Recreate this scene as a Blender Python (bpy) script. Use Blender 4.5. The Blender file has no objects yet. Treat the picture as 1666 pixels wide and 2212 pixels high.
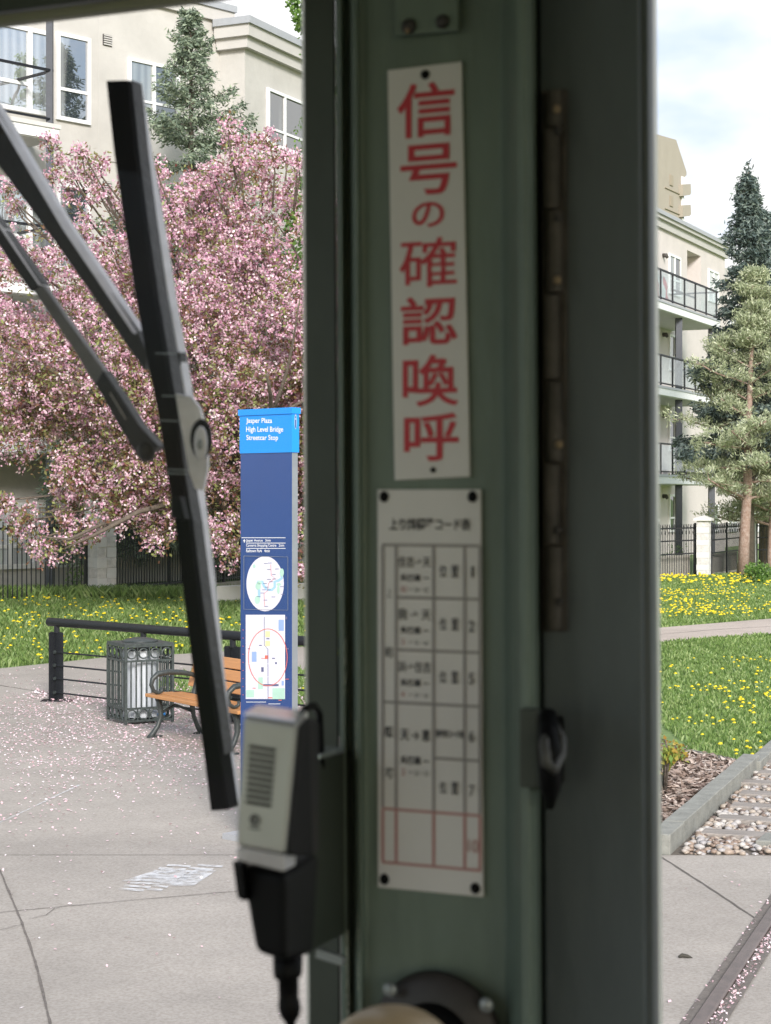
import bpy, bmesh, math, random
import numpy as np
from mathutils import Vector, Matrix, noise
R = math.radians
random.seed(7); rng = np.random.default_rng(7)
scene = bpy.context.scene
col = scene.collection

# ------------------------------------------------------------------ camera, sky, sun, exposure
F, CX, HZ, H = 4000.0, 833.0, 1070.0, 2.5      # focal length (px of a 1666x2212 picture), centre, horizon row, eye height
cam = bpy.data.cameras.new("camera"); camo = bpy.data.objects.new("camera", cam); col.objects.link(camo)
camo.location = (0, 0, H); camo.rotation_euler = (R(90), 0, 0)
cam.sensor_fit = 'VERTICAL'; cam.sensor_height = 36; cam.sensor_width = 27
cam.lens = 36 * F / 2212; cam.shift_y = -36 / 2212.0
cam.clip_start = 0.05; cam.clip_end = 3000
cam.dof.use_dof = True; cam.dof.focus_distance = 24; cam.dof.aperture_fstop = 21
scene.camera = camo
SUN_EL, SUN_AZ = R(27), R(168)                  # azimuth measured clockwise from +Y
world = bpy.data.worlds.new("World"); scene.world = world; world.use_nodes = True
nt = world.node_tree; nt.nodes.clear()
def wn(t, **k):
    n = nt.nodes.new(t)
    for a, b in k.items(): setattr(n, a, b)
    return n
sky = wn('ShaderNodeTexSky', sky_type='NISHITA'); sky.sun_disc = False
sky.sun_elevation = SUN_EL; sky.sun_rotation = SUN_AZ
bg1 = wn('ShaderNodeBackground'); bg1.inputs[1].default_value = 0.13
bg2 = wn('ShaderNodeBackground'); bg2.inputs[0].default_value = (0.95, 0.975, 1.0, 1); bg2.inputs[1].default_value = 0.80
tc = wn('ShaderNodeTexCoord'); mp = wn('ShaderNodeMapping'); mp.inputs['Scale'].default_value = (1, 1, 2.2)
mp.inputs['Location'].default_value = (0.35, 0.1, 0.0)
nz = wn('ShaderNodeTexNoise'); nz.inputs['Scale'].default_value = 3.2; nz.inputs['Detail'].default_value = 7; nz.inputs['Roughness'].default_value = 0.55
sep = wn('ShaderNodeSeparateXYZ')
ma = wn('ShaderNodeMath', operation='MULTIPLY_ADD'); ma.inputs[1].default_value = 0.24; 
rp = wn('ShaderNodeValToRGB'); rp.color_ramp.elements[0].position = 0.40; rp.color_ramp.elements[1].position = 0.60
rp.color_ramp.elements[0].color = (0.12, 0.12, 0.12, 1)
mx = wn('ShaderNodeMixShader'); wo = wn('ShaderNodeOutputWorld')
L = nt.links.new
L(tc.outputs['Generated'], mp.inputs[0]); L(mp.outputs[0], nz.inputs['Vector']); L(tc.outputs['Generated'], sep.inputs[0])
L(sep.outputs['Y'], ma.inputs[0]); L(nz.outputs[0], ma.inputs[2]); L(ma.outputs[0], rp.inputs[0])
L(rp.outputs[0], mx.inputs[0]); L(sky.outputs[0], bg1.inputs[0]); L(bg1.outputs[0], mx.inputs[1]); n2_ = wn('ShaderNodeTexNoise'); n2_.inputs['Scale'].default_value = 5.5; n2_.inputs['Detail'].default_value = 5; L(mp.outputs[0], n2_.inputs['Vector'])
r2_ = wn('ShaderNodeValToRGB'); r2_.color_ramp.elements[0].position = .36; r2_.color_ramp.elements[1].position = .52
r2_.color_ramp.elements[0].color = (.64, .75, .92, 1); r2_.color_ramp.elements[1].color = (1, 1, 1, 1); L(n2_.outputs[0], r2_.inputs[0]); L(r2_.outputs[0], bg2.inputs[0])
L(bg2.outputs[0], mx.inputs[2]); L(mx.outputs[0], wo.inputs[0])
sun = bpy.data.lights.new("sun", 'SUN'); suno = bpy.data.objects.new("sun", sun); col.objects.link(suno)
sun.energy = 3.0; sun.angle = R(14); sun.color = (1, 0.965, 0.92)
sd = Vector((math.sin(SUN_AZ) * math.cos(SUN_EL), math.cos(SUN_AZ) * math.cos(SUN_EL), math.sin(SUN_EL)))
suno.rotation_euler = sd.to_track_quat('Z', 'Y').to_euler()
scene.view_settings.view_transform = 'Standard'; scene.view_settings.look = 'None'
scene.view_settings.exposure = 0.62; scene.view_settings.gamma = 1.0
scene.cycles.use_denoising = True
scene.cycles.max_bounces = 8; scene.cycles.diffuse_bounces = 4; scene.cycles.glossy_bounces = 3
scene.cycles.transparent_max_bounces = 12; scene.cycles.transmission_bounces = 4
scene.cycles.sample_clamp_indirect = 5
scene.cycles.caustics_reflective = False; scene.cycles.caustics_refractive = False

# ------------------------------------------------------------------ measuring helpers
def P(x, y, d): return Vector(((x - CX) / F * d, d, H + (HZ - y) / F * d))
def smooth(t): t = max(0, min(1, t)); return t * t * (3 - 2 * t)
def terr(X, Y): return 0.6 * smooth((Y - 22) / 11.7) * (1 - smooth((X + 0.8) / 4.5))
def G(x, y):
    s = (x - CX) / F; t = (y - HZ) / F; lo, hi = 2.0, 200.0
    for _ in range(50):
        m = (lo + hi) / 2
        if H - t * m > terr(s * m, m): lo = m
        else: hi = m
    return Vector((s * lo, lo, terr(s * lo, lo)))
T = R(23.7); ST, CT = math.sin(T), math.cos(T)
def C(a, b, z): return Vector((a * CT + b * ST, -a * ST + b * CT, z))     # cab frame: a right, b forward
def CI(x, y, b):
    s = (x - CX) / F; Y = b / (s * ST + CT)
    return Vector((s * Y, Y, H + (HZ - y) / F * Y))
def AX(x, b):
    s = (x - CX) / F; Y = b / (s * ST + CT); return Y * (s * CT - ST)

# ------------------------------------------------------------------ mesh helpers
class MB:
    def __init__(s): s.v = []; s.f = []; s.m = []
    def add(s, vs, fs, mi=0):
        o = len(s.v); s.v += [tuple(v) for v in vs]; s.f += [tuple(i + o for i in f) for f in fs]; s.m += [mi] * len(fs); return s
    def hexa(s, p, mi=0):   # bottom 4 (ccw), top 4
        return s.add(p, [(3, 2, 1, 0), (4, 5, 6, 7), (0, 1, 5, 4), (1, 2, 6, 5), (2, 3, 7, 6), (3, 0, 4, 7)], mi)
    def box(s, x0, x1, y0, y1, z0, z1, mi=0):
        return s.hexa([(x0, y0, z0), (x1, y0, z0), (x1, y1, z0), (x0, y1, z0), (x0, y0, z1), (x1, y0, z1), (x1, y1, z1), (x0, y1, z1)], mi)
    def cbox(s, a0, a1, b0, b1, z0, z1, mi=0):
        return s.hexa([C(a0, b0, z0), C(a1, b0, z0), C(a1, b1, z0), C(a0, b1, z0), C(a0, b0, z1), C(a1, b0, z1), C(a1, b1, z1), C(a0, b1, z1)], mi)
    def prism(s, pts, z0, z1, mi=0):
        n = len(pts)
        vs = [(p[0], p[1], z0 if not callable(z0) else z0(p)) for p in pts] + [(p[0], p[1], z1 if not callable(z1) else z1(p)) for p in pts]
        return s.add(vs, [tuple(range(n))[::-1], tuple(range(n, 2 * n))] + [(i, (i + 1) % n, n + (i + 1) % n, n + i) for i in range(n)], mi)
    def slab(s, pts, off, mi=0):      # any planar outline pushed through by a vector
        n = len(pts); off = Vector(off)
        vs = [Vector(p) for p in pts] + [Vector(p) + off for p in pts]
        return s.add(vs, [tuple(range(n)), tuple(range(n, 2 * n))[::-1]] + [(i, n + i, n + (i + 1) % n, (i + 1) % n) for i in range(n)], mi)
    def bar(s, p, q, w, h=None, up=(0, 0, 1), mi=0):
        p, q = Vector(p), Vector(q); h = h or w; d = (q - p).normalized(); u = Vector(up)
        if abs(d.dot(u)) > .98: u = Vector((0, 1, 0))
        a = d.cross(u).normalized() * w / 2; b = a.cross(d).normalized() * h / 2
        return s.hexa([p - a - b, p + a - b, q + a - b, q - a - b, p - a + b, p + a + b, q + a + b, q - a + b], mi)
    def tube(s, pts, rad, n=8, mi=0, caps=True):
        pts = [Vector(p) for p in pts]; rad = rad if isinstance(rad, (list, tuple)) else [rad] * len(pts)
        o = len(s.v); prev = None
        for i, p in enumerate(pts):
            d = (pts[min(i + 1, len(pts) - 1)] - pts[max(i - 1, 0)]).normalized()
            if prev is None:
                a = d.cross(Vector((0, 0, 1)))
                if a.length < .05: a = d.cross(Vector((0, 1, 0)))
            else: a = prev - d * prev.dot(d)
            a.normalize(); prev = a; b = d.cross(a)
            for k in range(n):
                t = 2 * math.pi * k / n
                s.v.append(tuple(p + (a * math.cos(t) + b * math.sin(t)) * rad[i]))
        for i in range(len(pts) - 1):
            for k in range(n):
                s.f.append((o + i * n + k, o + i * n + (k + 1) % n, o + (i + 1) * n + (k + 1) % n, o + (i + 1) * n + k)); s.m.append(mi)
        if caps:
            s.f.append(tuple(o + k for k in range(n))[::-1]); s.m.append(mi)
            s.f.append(tuple(o + (len(pts) - 1) * n + k for k in range(n))); s.m.append(mi)
        return s
    def ring(s, c, u, v, r, w, n=20, mi=0):        # torus of tube radius w in plane u,v
        pts = [Vector(c) + (Vector(u) * math.cos(2 * math.pi * k / n) + Vector(v) * math.sin(2 * math.pi * k / n)) * r for k in range(n + 1)]
        return s.tube(pts, w, 6, mi, caps=False)
    def dome(s, c, u, v, w, ru, rv, h, n=20, m=5, mi=0):   # half ellipsoid bulging along w
        c, u, v, w = Vector(c), Vector(u), Vector(v), Vector(w); o = len(s.v)
        for i in range(m):
            t = math.pi / 2 * i / m
            for k in range(n):
                q = 2 * math.pi * k / n
                s.v.append(tuple(c + (u * ru * math.cos(q) + v * rv * math.sin(q)) * math.cos(t) + w * h * math.sin(t)))
        s.v.append(tuple(c + w * h)); top = len(s.v) - 1
        for i in range(m - 1):
            for k in range(n):
                s.f.append((o + i * n + k, o + i * n + (k + 1) % n, o + (i + 1) * n + (k + 1) % n, o + (i + 1) * n + k)); s.m.append(mi)
        for k in range(n):
            s.f.append((o + (m - 1) * n + k, o + (m - 1) * n + (k + 1) % n, top)); s.m.append(mi)
        s.f.append(tuple(o + k for k in range(n))[::-1]); s.m.append(mi)
        return s
    def build(s, name, mats, parent=None, world=True, smooth_=False, bevel=0, fix=True):
        me = bpy.data.meshes.new(name); off = Vector((0, 0, 0))
        if parent is not None and world:
            p = parent
            while p is not None: off += p.location; p = p.parent
        me.from_pydata([tuple(Vector(v) - off) for v in s.v], [], s.f)
        mats = mats if isinstance(mats, (list, tuple)) else [mats]
        for m in mats: me.materials.append(m)
        me.polygons.foreach_set('material_index', s.m)
        if fix:
            bm = bmesh.new(); bm.from_mesh(me); bmesh.ops.recalc_face_normals(bm, faces=bm.faces); bm.to_mesh(me); bm.free()
        if smooth_: me.polygons.foreach_set('use_smooth', [True] * len(me.polygons))
        me.update()
        o = bpy.data.objects.new(name, me); col.objects.link(o); o.parent = parent
        if bevel:
            b = o.modifiers.new('bevel', 'BEVEL'); b.width = bevel; b.segments = 3; b.limit_method = 'ANGLE'; b.angle_limit = R(35)
            b.harden_normals = False
        return o
def quads(name, V, mat, parent=None, off=None, k=4, smooth_=False):
    """V: (N,k,3) numpy array of separate faces."""
    n = V.shape[0]; v = V.reshape(-1, 3)
    if off is not None: v = v - np.array(off)
    me = bpy.data.meshes.new(name); me.vertices.add(n * k); me.vertices.foreach_set('co', v.astype(np.float32).ravel())
    me.loops.add(n * k); me.loops.foreach_set('vertex_index', np.arange(n * k, dtype=np.int32))
    me.polygons.add(n); me.polygons.foreach_set('loop_start', np.arange(0, n * k, k, dtype=np.int32))
    me.materials.append(mat); me.update(calc_edges=True); me.validate()
    o = bpy.data.objects.new(name, me); col.objects.link(o); o.parent = parent
    return o
def rand_dirs(n):
    d = rng.normal(size=(n, 3)); return d / np.linalg.norm(d, axis=1, keepdims=True)
def kites(c, L_, W_, axis=None, nrm=None):
    """rhombic leaf faces: centres c, lengths L_, widths W_, long axis (random if None)"""
    n = len(c); a = rand_dirs(n) if axis is None else axis / np.linalg.norm(axis, axis=1, keepdims=True)
    r = rand_dirs(n) if nrm is None else nrm
    b = np.cross(a, r); b /= (np.linalg.norm(b, axis=1, keepdims=True) + 1e-9)
    L_ = np.broadcast_to(np.asarray(L_, float), (n,))[:, None]; W_ = np.broadcast_to(np.asarray(W_, float), (n,))[:, None]
    return np.stack([c - a * L_ / 2, c + b * W_ / 2 + a * L_ * .08, c + a * L_ / 2, c - b * W_ / 2 + a * L_ * .08], 1)
def thing(name, loc, label, cat, group=None, rz=0, kind=None):
    o = bpy.data.objects.new(name, None); col.objects.link(o); o.location = loc; o.rotation_euler = (0, 0, rz)
    o.empty_display_size = .1
    return tag(o, label, cat, group, kind)
def tag(o, label=None, cat=None, group=None, kind=None):
    if label: o['label'] = label
    if cat: o['category'] = cat
    if group: o['group'] = group
    if kind: o['kind'] = kind
    return o
def copy_tree(o, parent=None):
    c = o.copy(); col.objects.link(c); c.parent = parent
    for ch in o.children: copy_tree(ch, c)
    return c

# ------------------------------------------------------------------ materials
def mat(name, c, rough=.6, metal=0, var=.12, scale=8, bump=0, bscale=60, spec=.5, c2=None, cscale=None, stretch=None):
    m = bpy.data.materials.new(name); m.use_nodes = True; t = m.node_tree; b = t.nodes['Principled BSDF']; l = t.links.new
    b.inputs['Roughness'].default_value = rough; b.inputs['Metallic'].default_value = metal
    b.inputs['Specular IOR Level'].default_value = spec
    co = t.nodes.new('ShaderNodeTexCoord'); vec = co.outputs['Object']
    if stretch:
        mpn = t.nodes.new('ShaderNodeMapping'); mpn.inputs['Scale'].default_value = stretch; l(vec, mpn.inputs[0]); vec = mpn.outputs[0]
    n = t.nodes.new('ShaderNodeTexNoise'); n.inputs['Scale'].default_value = scale; n.inputs['Detail'].default_value = 8; n.inputs['Roughness'].default_value = .65
    l(vec, n.inputs['Vector'])
    r = t.nodes.new('ShaderNodeValToRGB'); r.color_ramp.elements[0].position = .3; r.color_ramp.elements[1].position = .7
    lo = tuple(x * (1 - var) for x in c) + (1,); hi = tuple(min(1, x * (1 + var)) for x in (c2 or c)) + (1,)
    r.color_ramp.elements[0].color = lo; r.color_ramp.elements[1].color = hi
    l(n.outputs[0], r.inputs[0]); l(r.outputs[0], b.inputs['Base Color'])
    if bump:
        n2 = t.nodes.new('ShaderNodeTexNoise'); n2.inputs['Scale'].default_value = bscale; n2.inputs['Detail'].default_value = 6
        l(vec, n2.inputs['Vector']); bp = t.nodes.new('ShaderNodeBump'); bp.inputs['Strength'].default_value = bump; bp.inputs['Distance'].default_value = .02
        l(n2.outputs[0], bp.inputs['Height']); l(bp.outputs[0], b.inputs['Normal'])
    return m
def leafmat(name, cols, trans=.3, rough=.6):
    m = bpy.data.materials.new(name); m.use_nodes = True; t = m.node_tree; t.nodes.clear(); l = t.links.new
    g = t.nodes.new('ShaderNodeNewGeometry'); r = t.nodes.new('ShaderNodeValToRGB'); e = r.color_ramp.elements
    while len(e) < len(cols): e.new(.5)
    for i, (p, c) in enumerate(cols): e[i].position = p; e[i].color = tuple(c) + (1,)
    l(g.outputs['Random Per Island'], r.inputs[0])
    d = t.nodes.new('ShaderNodeBsdfDiffuse'); tr = t.nodes.new('ShaderNodeBsdfTranslucent'); mxx = t.nodes.new('ShaderNodeMixShader'); mxx.inputs[0].default_value = trans
    l(r.outputs[0], d.inputs[0]); l(r.outputs[0], tr.inputs[0]); l(d.outputs[0], mxx.inputs[1]); l(tr.outputs[0], mxx.inputs[2])
    gl = t.nodes.new('ShaderNodeBsdfGlossy'); gl.inputs['Roughness'].default_value = .45; m2 = t.nodes.new('ShaderNodeMixShader'); m2.inputs[0].default_value = .04
    l(mxx.outputs[0], m2.inputs[1]); l(gl.outputs[0], m2.inputs[2])
    o = t.nodes.new('ShaderNodeOutputMaterial'); l(m2.outputs[0], o.inputs[0]); return m
def clearglass(name, dust=.03, tint=(1, 1, 1), refl=.5):
    m = bpy.data.materials.new(name); m.use_nodes = True; t = m.node_tree; t.nodes.clear(); l = t.links.new
    tr = t.nodes.new('ShaderNodeBsdfTransparent'); tr.inputs[0].default_value = tuple(tint) + (1,)
    gl = t.nodes.new('ShaderNodeBsdfGlossy'); gl.inputs['Roughness'].default_value = .02
    lw = t.nodes.new('ShaderNodeLayerWeight'); lw.inputs[0].default_value = .5
    pw = t.nodes.new('ShaderNodeMath'); pw.operation = 'POWER'; pw.inputs[1].default_value = 5; l(lw.outputs['Facing'], pw.inputs[0])
    md = t.nodes.new('ShaderNodeMath'); md.operation = 'MULTIPLY_ADD'; md.inputs[1].default_value = refl; md.inputs[2].default_value = .04 * refl * 2; l(pw.outputs[0], md.inputs[0])
    m1 = t.nodes.new('ShaderNodeMixShader'); l(md.outputs[0], m1.inputs[0]); l(tr.outputs[0], m1.inputs[1]); l(gl.outputs[0], m1.inputs[2])
    co = t.nodes.new('ShaderNodeTexCoord'); n = t.nodes.new('ShaderNodeTexNoise'); n.inputs['Scale'].default_value = 5; n.inputs['Detail'].default_value = 5; l(co.outputs['Object'], n.inputs['Vector'])
    mm = t.nodes.new('ShaderNodeMath'); mm.operation = 'MULTIPLY'; mm.inputs[1].default_value = dust * 2; l(n.outputs[0], mm.inputs[0])
    df = t.nodes.new('ShaderNodeBsdfTranslucent'); df.inputs[0].default_value = (.9, .9, .88, 1)
    m2 = t.nodes.new('ShaderNodeMixShader'); l(mm.outputs[0], m2.inputs[0]); l(m1.outputs[0], m2.inputs[1]); l(df.outputs[0], m2.inputs[2])
    o = t.nodes.new('ShaderNodeOutputMaterial'); l(m2.outputs[0], o.inputs[0]); return m
def panemat(name, base, curtain, gfac=.35, fold=14):
    """opaque window pane: glossy glass in front of hanging curtains"""
    m = bpy.data.materials.new(name); m.use_nodes = True; t = m.node_tree; t.nodes.clear(); l = t.links.new
    co = t.nodes.new('ShaderNodeTexCoord'); w = t.nodes.new('ShaderNodeTexWave'); w.inputs['Scale'].default_value = fold / 6; w.inputs['Distortion'].default_value = 2.5; w.bands_direction = 'X'
    w.inputs['Detail'].default_value = 2
    mpn = t.nodes.new('ShaderNodeMapping'); mpn.inputs['Scale'].default_value = (1, 1, .12); l(co.outputs['Object'], mpn.inputs[0]); l(mpn.outputs[0], w.inputs['Vector'])
    n = t.nodes.new('ShaderNodeTexNoise'); n.inputs['Scale'].default_value = .9; n.inputs['Detail'].default_value = 1; l(mpn.outputs[0], n.inputs['Vector'])
    st = t.nodes.new('ShaderNodeValToRGB'); st.color_ramp.elements[0].position = .47; st.color_ramp.elements[1].position = .5; l(n.outputs[0], st.inputs[0])
    r = t.nodes.new('ShaderNodeValToRGB'); r.color_ramp.elements[0].color = tuple(x * .6 for x in curtain) + (1,); r.color_ramp.elements[1].color = tuple(curtain) + (1,); l(w.outputs[0], r.inputs[0])
    mc = t.nodes.new('ShaderNodeMix'); mc.data_type = 'RGBA'; mc.inputs[6].default_value = tuple(base) + (1,); l(st.outputs[0], mc.inputs[0]); l(r.outputs[0], mc.inputs[7])
    d = t.nodes.new('ShaderNodeBsdfDiffuse'); l(mc.outputs[2], d.inputs[0]); g = t.nodes.new('ShaderNodeBsdfGlossy'); g.inputs['Roughness'].default_value = .015
    n3 = t.nodes.new('ShaderNodeTexNoise'); n3.inputs['Scale'].default_value = 1.4; l(co.outputs['Object'], n3.inputs['Vector']); bp = t.nodes.new('ShaderNodeBump'); bp.inputs['Strength'].default_value = .06; bp.inputs['Distance'].default_value = .05
    l(n3.outputs[0], bp.inputs['Height']); l(bp.outputs[0], g.inputs['Normal'])
    ms = t.nodes.new('ShaderNodeMixShader'); ms.inputs[0].default_value = gfac; l(d.outputs[0], ms.inputs[1]); l(g.outputs[0], ms.inputs[2])
    o = t.nodes.new('ShaderNodeOutputMaterial'); l(ms.outputs[0], o.inputs[0]); return m
M = {}
M['green'] = mat('cab green paint', (.135, .176, .148), .45, var=.17, scale=26, bump=.10, bscale=60, stretch=(1, 1, .25))
M['green_dark'] = mat('window frame dark green', (.055, .067, .055), .5, var=.15, scale=14)
M['grey_green'] = mat('door grey green paint', (.085, .102, .112), .45, var=.17, scale=22, bump=.08, bscale=60, stretch=(1, 1, .25))
M['cabin'] = mat('cabin lining', (.47, .47, .455), .6)
M['black'] = mat('black plastic', (.005, .005, .006), .5, var=.2, scale=40, spec=.12)
M['rubber'] = mat('black rubber', (.006, .006, .007), .8, var=.3, scale=30, spec=.08)
M['wiper_metal'] = mat('wiper grey metal', (.74, .72, .77), .45, metal=.0, var=.18, scale=35)
M['wiper_mid'] = mat('wiper mid grey metal', (.17, .165, .175), .5, var=.25, scale=50)
M['wiper_dark'] = mat('wiper dark metal', (.028, .027, .03), .55, metal=0, var=.3, scale=60, bump=.2, bscale=200)
M['plaque'] = mat('white plaque plastic', (.66, .645, .66), .45, var=.04, scale=10)
M['red_ink'] = mat('red ink', (.52, .035, .055), .5, var=.05)
M['grey_ink'] = mat('grey line ink', (.30, .28, .29), .5, var=.05)
M['pink_ink'] = mat('faded red line ink', (.46, .24, .24), .5, var=.05)
M['ink'] = mat('dark ink', (.03, .028, .035), .5, var=.05)
M['mic_face'] = mat('champagne aluminium', (.50, .495, .475), .34, metal=.25, var=.06, scale=30)
M['mic_top'] = mat('sky lit aluminium', (.85, .87, .95), .14, metal=.85, var=.05, scale=30)  # pale bluish tone puts the reflected sky into the colour
M['brass'] = mat('old brown hinge metal', (.058, .050, .044), .65, metal=0, var=.45, scale=60)
M['brass2'] = mat('worn brass screw', (.30, .22, .14), .5, metal=.3)
M['dark_metal'] = mat('dark cast metal', (.035, .030, .030), .5, var=.25, scale=30)
M['latchgrey'] = mat('dull latch metal', (.06, .06, .058), .5)
M['screw'] = mat('grey screw', (.30, .32, .33), .4, metal=.4)
M['wood_knob'] = mat('varnished pale wood', (.48, .36, .22), .35, var=.1, scale=20)
M['reveal'] = mat('lit frame edge', (.60, .62, .55), .5)  # pale tone puts outside light on the frame edge into the colour
M['lip'] = mat('header olive lip', (.25, .25, .18), .5)
M['glass'] = clearglass('cab window glass', dust=.003, refl=.05)
M['railglass'] = clearglass('balcony glass', dust=.05, tint=(.86, .92, .92), refl=.9)
M['stucco'] = mat('pale stucco', (.50, .478, .447), .9, var=.09, scale=1.1, bump=.55, bscale=5)
M['stucco2'] = mat('greige stucco', (.60, .545, .52), .9, var=.07, scale=1.1, bump=.5, bscale=9)
M['trim'] = mat('stucco trim band', (.50, .48, .455), .85, var=.05, scale=2)
M['flash'] = mat('grey roof flashing', (.42, .43, .45), .5, metal=.3, var=.06)
M['white'] = mat('white frame paint', (.78, .78, .78), .5, var=.04)
M['soffit'] = mat('soffit', (.60, .58, .55), .8, var=.06, scale=3)
M['rail_black'] = mat('black railing paint', (.013, .014, .018), .5, var=.2, scale=20, spec=.25)
M['post_grey'] = mat('slate column paint', (.055, .06, .075), .5)
M['pane_blue'] = panemat('window pane pale curtains', (.05, .06, .08), (.50, .52, .54), .58)
M['pane_dark'] = panemat('window pane dark', (.025, .03, .03), (.30, .32, .31), .38)
M['pane_blind'] = panemat('window pane blinds', (.56, .58, .61), (.74, .75, .76), .15, 40)
M['tower'] = mat('tan tower concrete', (.37, .33, .275), .9, var=.05, scale=.6)
M['tower_dark'] = mat('tower recess', (.34, .29, .225), .9, var=.05)
M['stone_smooth'] = mat('smooth white block', (.66, .65, .63), .9, var=.06, scale=6)
M['stone_rough'] = mat('split face white block', (.62, .60, .575), .95, var=.18, scale=9, bump=1.0, bscale=16)
M['concrete_base'] = mat('fence concrete', (.40, .36, .30), .9, var=.15, scale=3, bump=.3, bscale=20)
M['siding'] = mat('vertical siding', (.46, .43, .38), .8, var=.12, scale=20, stretch=(6, 6, .2))
M['orange_wood'] = mat('bench wood', (.52, .24, .085), .45, var=.16, scale=6, stretch=(1, 9, 9))
M['iron'] = mat('cast iron grey green', (.035, .042, .042), .45, var=.3, scale=30)
M['iron_bin'] = mat('worn bin ironwork', (.04, .05, .048), .5, var=.5, scale=25)
M['galv'] = mat('galvanised liner', (.55, .58, .62), .4, metal=.25, var=.2, scale=12, stretch=(5, 5, .5))
M['sign_bright'] = mat('bright blue sign', (.012, .27, .82), .4, var=.02)
M['sign_navy'] = mat('navy sign vinyl', (.028, .065, .215), .22, var=.06, scale=3)
M['sign_side'] = mat('sign aluminium side', (.33, .35, .38), .38, metal=.5, var=.08)
M['sign_white'] = mat('sign white', (.85, .85, .87), .5, var=.01)
M['map_paper'] = mat('map lilac paper', (.72, .70, .79), .35, var=.02)
M['map_green'] = mat('map green', (.45, .68, .56), .4, var=.1)
M['map_blue'] = mat('map river blue', (.35, .58, .75), .4, var=.05)
M['map_bblue'] = mat('map block blue', (.30, .42, .72), .4, var=.05)
M['map_yellow'] = mat('map yellow', (.80, .70, .40), .4, var=.05)
M['map_red'] = mat('map red', (.75, .16, .11), .4, var=.02)
M['map_ink'] = mat('map ink', (.12, .13, .25), .4, var=.02)
M['bark'] = mat('grey brown bark', (.12, .095, .075), .95, var=.35, scale=14, bump=.8, bscale=30)
M['pinebark'] = mat('orange pine bark', (.36, .21, .15), .95, var=.4, scale=9, bump=.9, bscale=25, c2=(.30, .23, .20))
M['rust'] = mat('rail steel', (.13, .095, .085), .38, metal=.35, var=.3, scale=12, stretch=(1, 1, 1))
M['tie'] = mat('weathered tie', (.27, .24, .215), .95, var=.4, scale=5, stretch=(1, 12, 12))
M['kerb'] = mat('grey timber kerb', (.24, .24, .215), .9, var=.22, scale=7, bump=.4, bscale=40)
M['wicker'] = mat('black wicker', (.03, .028, .026), .6)
M['cushion'] = mat('cream cushion', (.6, .56, .48), .9)
M['canvas_red'] = mat('red cloth', (.62, .05, .06), .8); M['canvas_white'] = mat('white cloth', (.8, .8, .8), .8)
M['feather'] = mat('dry dark leaf', (.05, .045, .035), .8)

# concrete with speckle, dirt and fine texture
def concrete(name, c, warm):
    m = mat(name, c, .9, var=.07, scale=1.1, bump=.12, bscale=120, c2=warm)
    t = m.node_tree; l = t.links.new; b = t.nodes['Principled BSDF']; src = b.inputs['Base Color'].links[0].from_socket
    co = t.nodes.new('ShaderNodeTexCoord'); v = t.nodes.new('ShaderNodeTexNoise'); v.inputs['Scale'].default_value = 55; v.inputs['Detail'].default_value = 4; l(co.outputs['Object'], v.inputs['Vector'])
    r = t.nodes.new('ShaderNodeValToRGB'); r.color_ramp.elements[0].position = .3; r.color_ramp.elements[0].color = (.80, .79, .77, 1); r.color_ramp.elements[1].position = .62; r.color_ramp.elements[1].color = (1.06, 1.06, 1.06, 1)
    l(v.outputs[0], r.inputs[0])
    v2 = t.nodes.new('ShaderNodeTexNoise'); v2.inputs['Scale'].default_value = .35; v2.inputs['Detail'].default_value = 6; v2.inputs['Roughness'].default_value = .7; l(co.outputs['Object'], v2.inputs['Vector'])
    r2 = t.nodes.new('ShaderNodeValToRGB'); r2.color_ramp.elements[0].position = .35; r2.color_ramp.elements[0].color = (.86, .85, .84, 1); r2.color_ramp.elements[1].position = .65; r2.color_ramp.elements[1].color = (1.04, 1.03, 1.02, 1); l(v2.outputs[0], r2.inputs[0])
    x = t.nodes.new('ShaderNodeMix'); x.data_type = 'RGBA'; x.blend_type = 'MULTIPLY'; x.inputs[0].default_value = 1; l(src, x.inputs[6]); l(r.outputs[0], x.inputs[7])
    y = t.nodes.new('ShaderNodeMix'); y.data_type = 'RGBA'; y.blend_type = 'MULTIPLY'; y.inputs[0].default_value = 1; l(x.outputs[2], y.inputs[6]); l(r2.outputs[0], y.inputs[7])
    l(y.outputs[2], b.inputs['Base Color']); return m
M['concrete'] = concrete('plaza concrete', (.375, .343, .310), (.395, .36, .325))
M['pathc'] = concrete('path concrete', (.50, .43, .38), (.52, .45, .40))
M['joint'] = mat('dark joint', (.15, .13, .115), .95, var=.3, scale=30)
M['soil'] = mat('lawn soil and thatch', (.16, .24, .075), .95, var=.35, scale=3)
M['mulch_base'] = mat('mulch base', (.12, .08, .055), .95, var=.4, scale=25)
M['ballast_base'] = mat('ballast base', (.13, .11, .09), .95, var=.4, scale=30)
M['grass'] = leafmat('grass blades', [(0, (.10, .175, .042)), (.35, (.17, .27, .07)), (.7, (.25, .36, .11)), (1, (.40, .48, .21))], .35)
M['dandelion'] = leafmat('dandelion yellow', [(0, (.78, .58, .01)), (1, (.90, .74, .03))], .2)
M['petal_ground'] = leafmat('fallen petals', [(0, (.62, .40, .43)), (.4, (.76, .55, .59)), (.75, (.85, .68, .72)), (1, (.88, .80, .82))], .1)
M['blossom'] = leafmat('crabapple blossom', [(0, (.56, .25, .40)), (.22, (.71, .38, .52)), (.5, (.81, .52, .63)), (.78, (.89, .67, .73)), (1, (.94, .85, .85))], .35)
M['bronze'] = leafmat('young bronze leaves', [(0, (.17, .06, .05)), (.3, (.24, .13, .07)), (.6, (.22, .22, .08)), (1, (.33, .38, .13))], .3)
M['spruce'] = leafmat('blue green spruce needles', [(0, (.10, .135, .10)), (.5, (.21, .27, .19)), (1, (.38, .44, .31))], .15)
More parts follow.
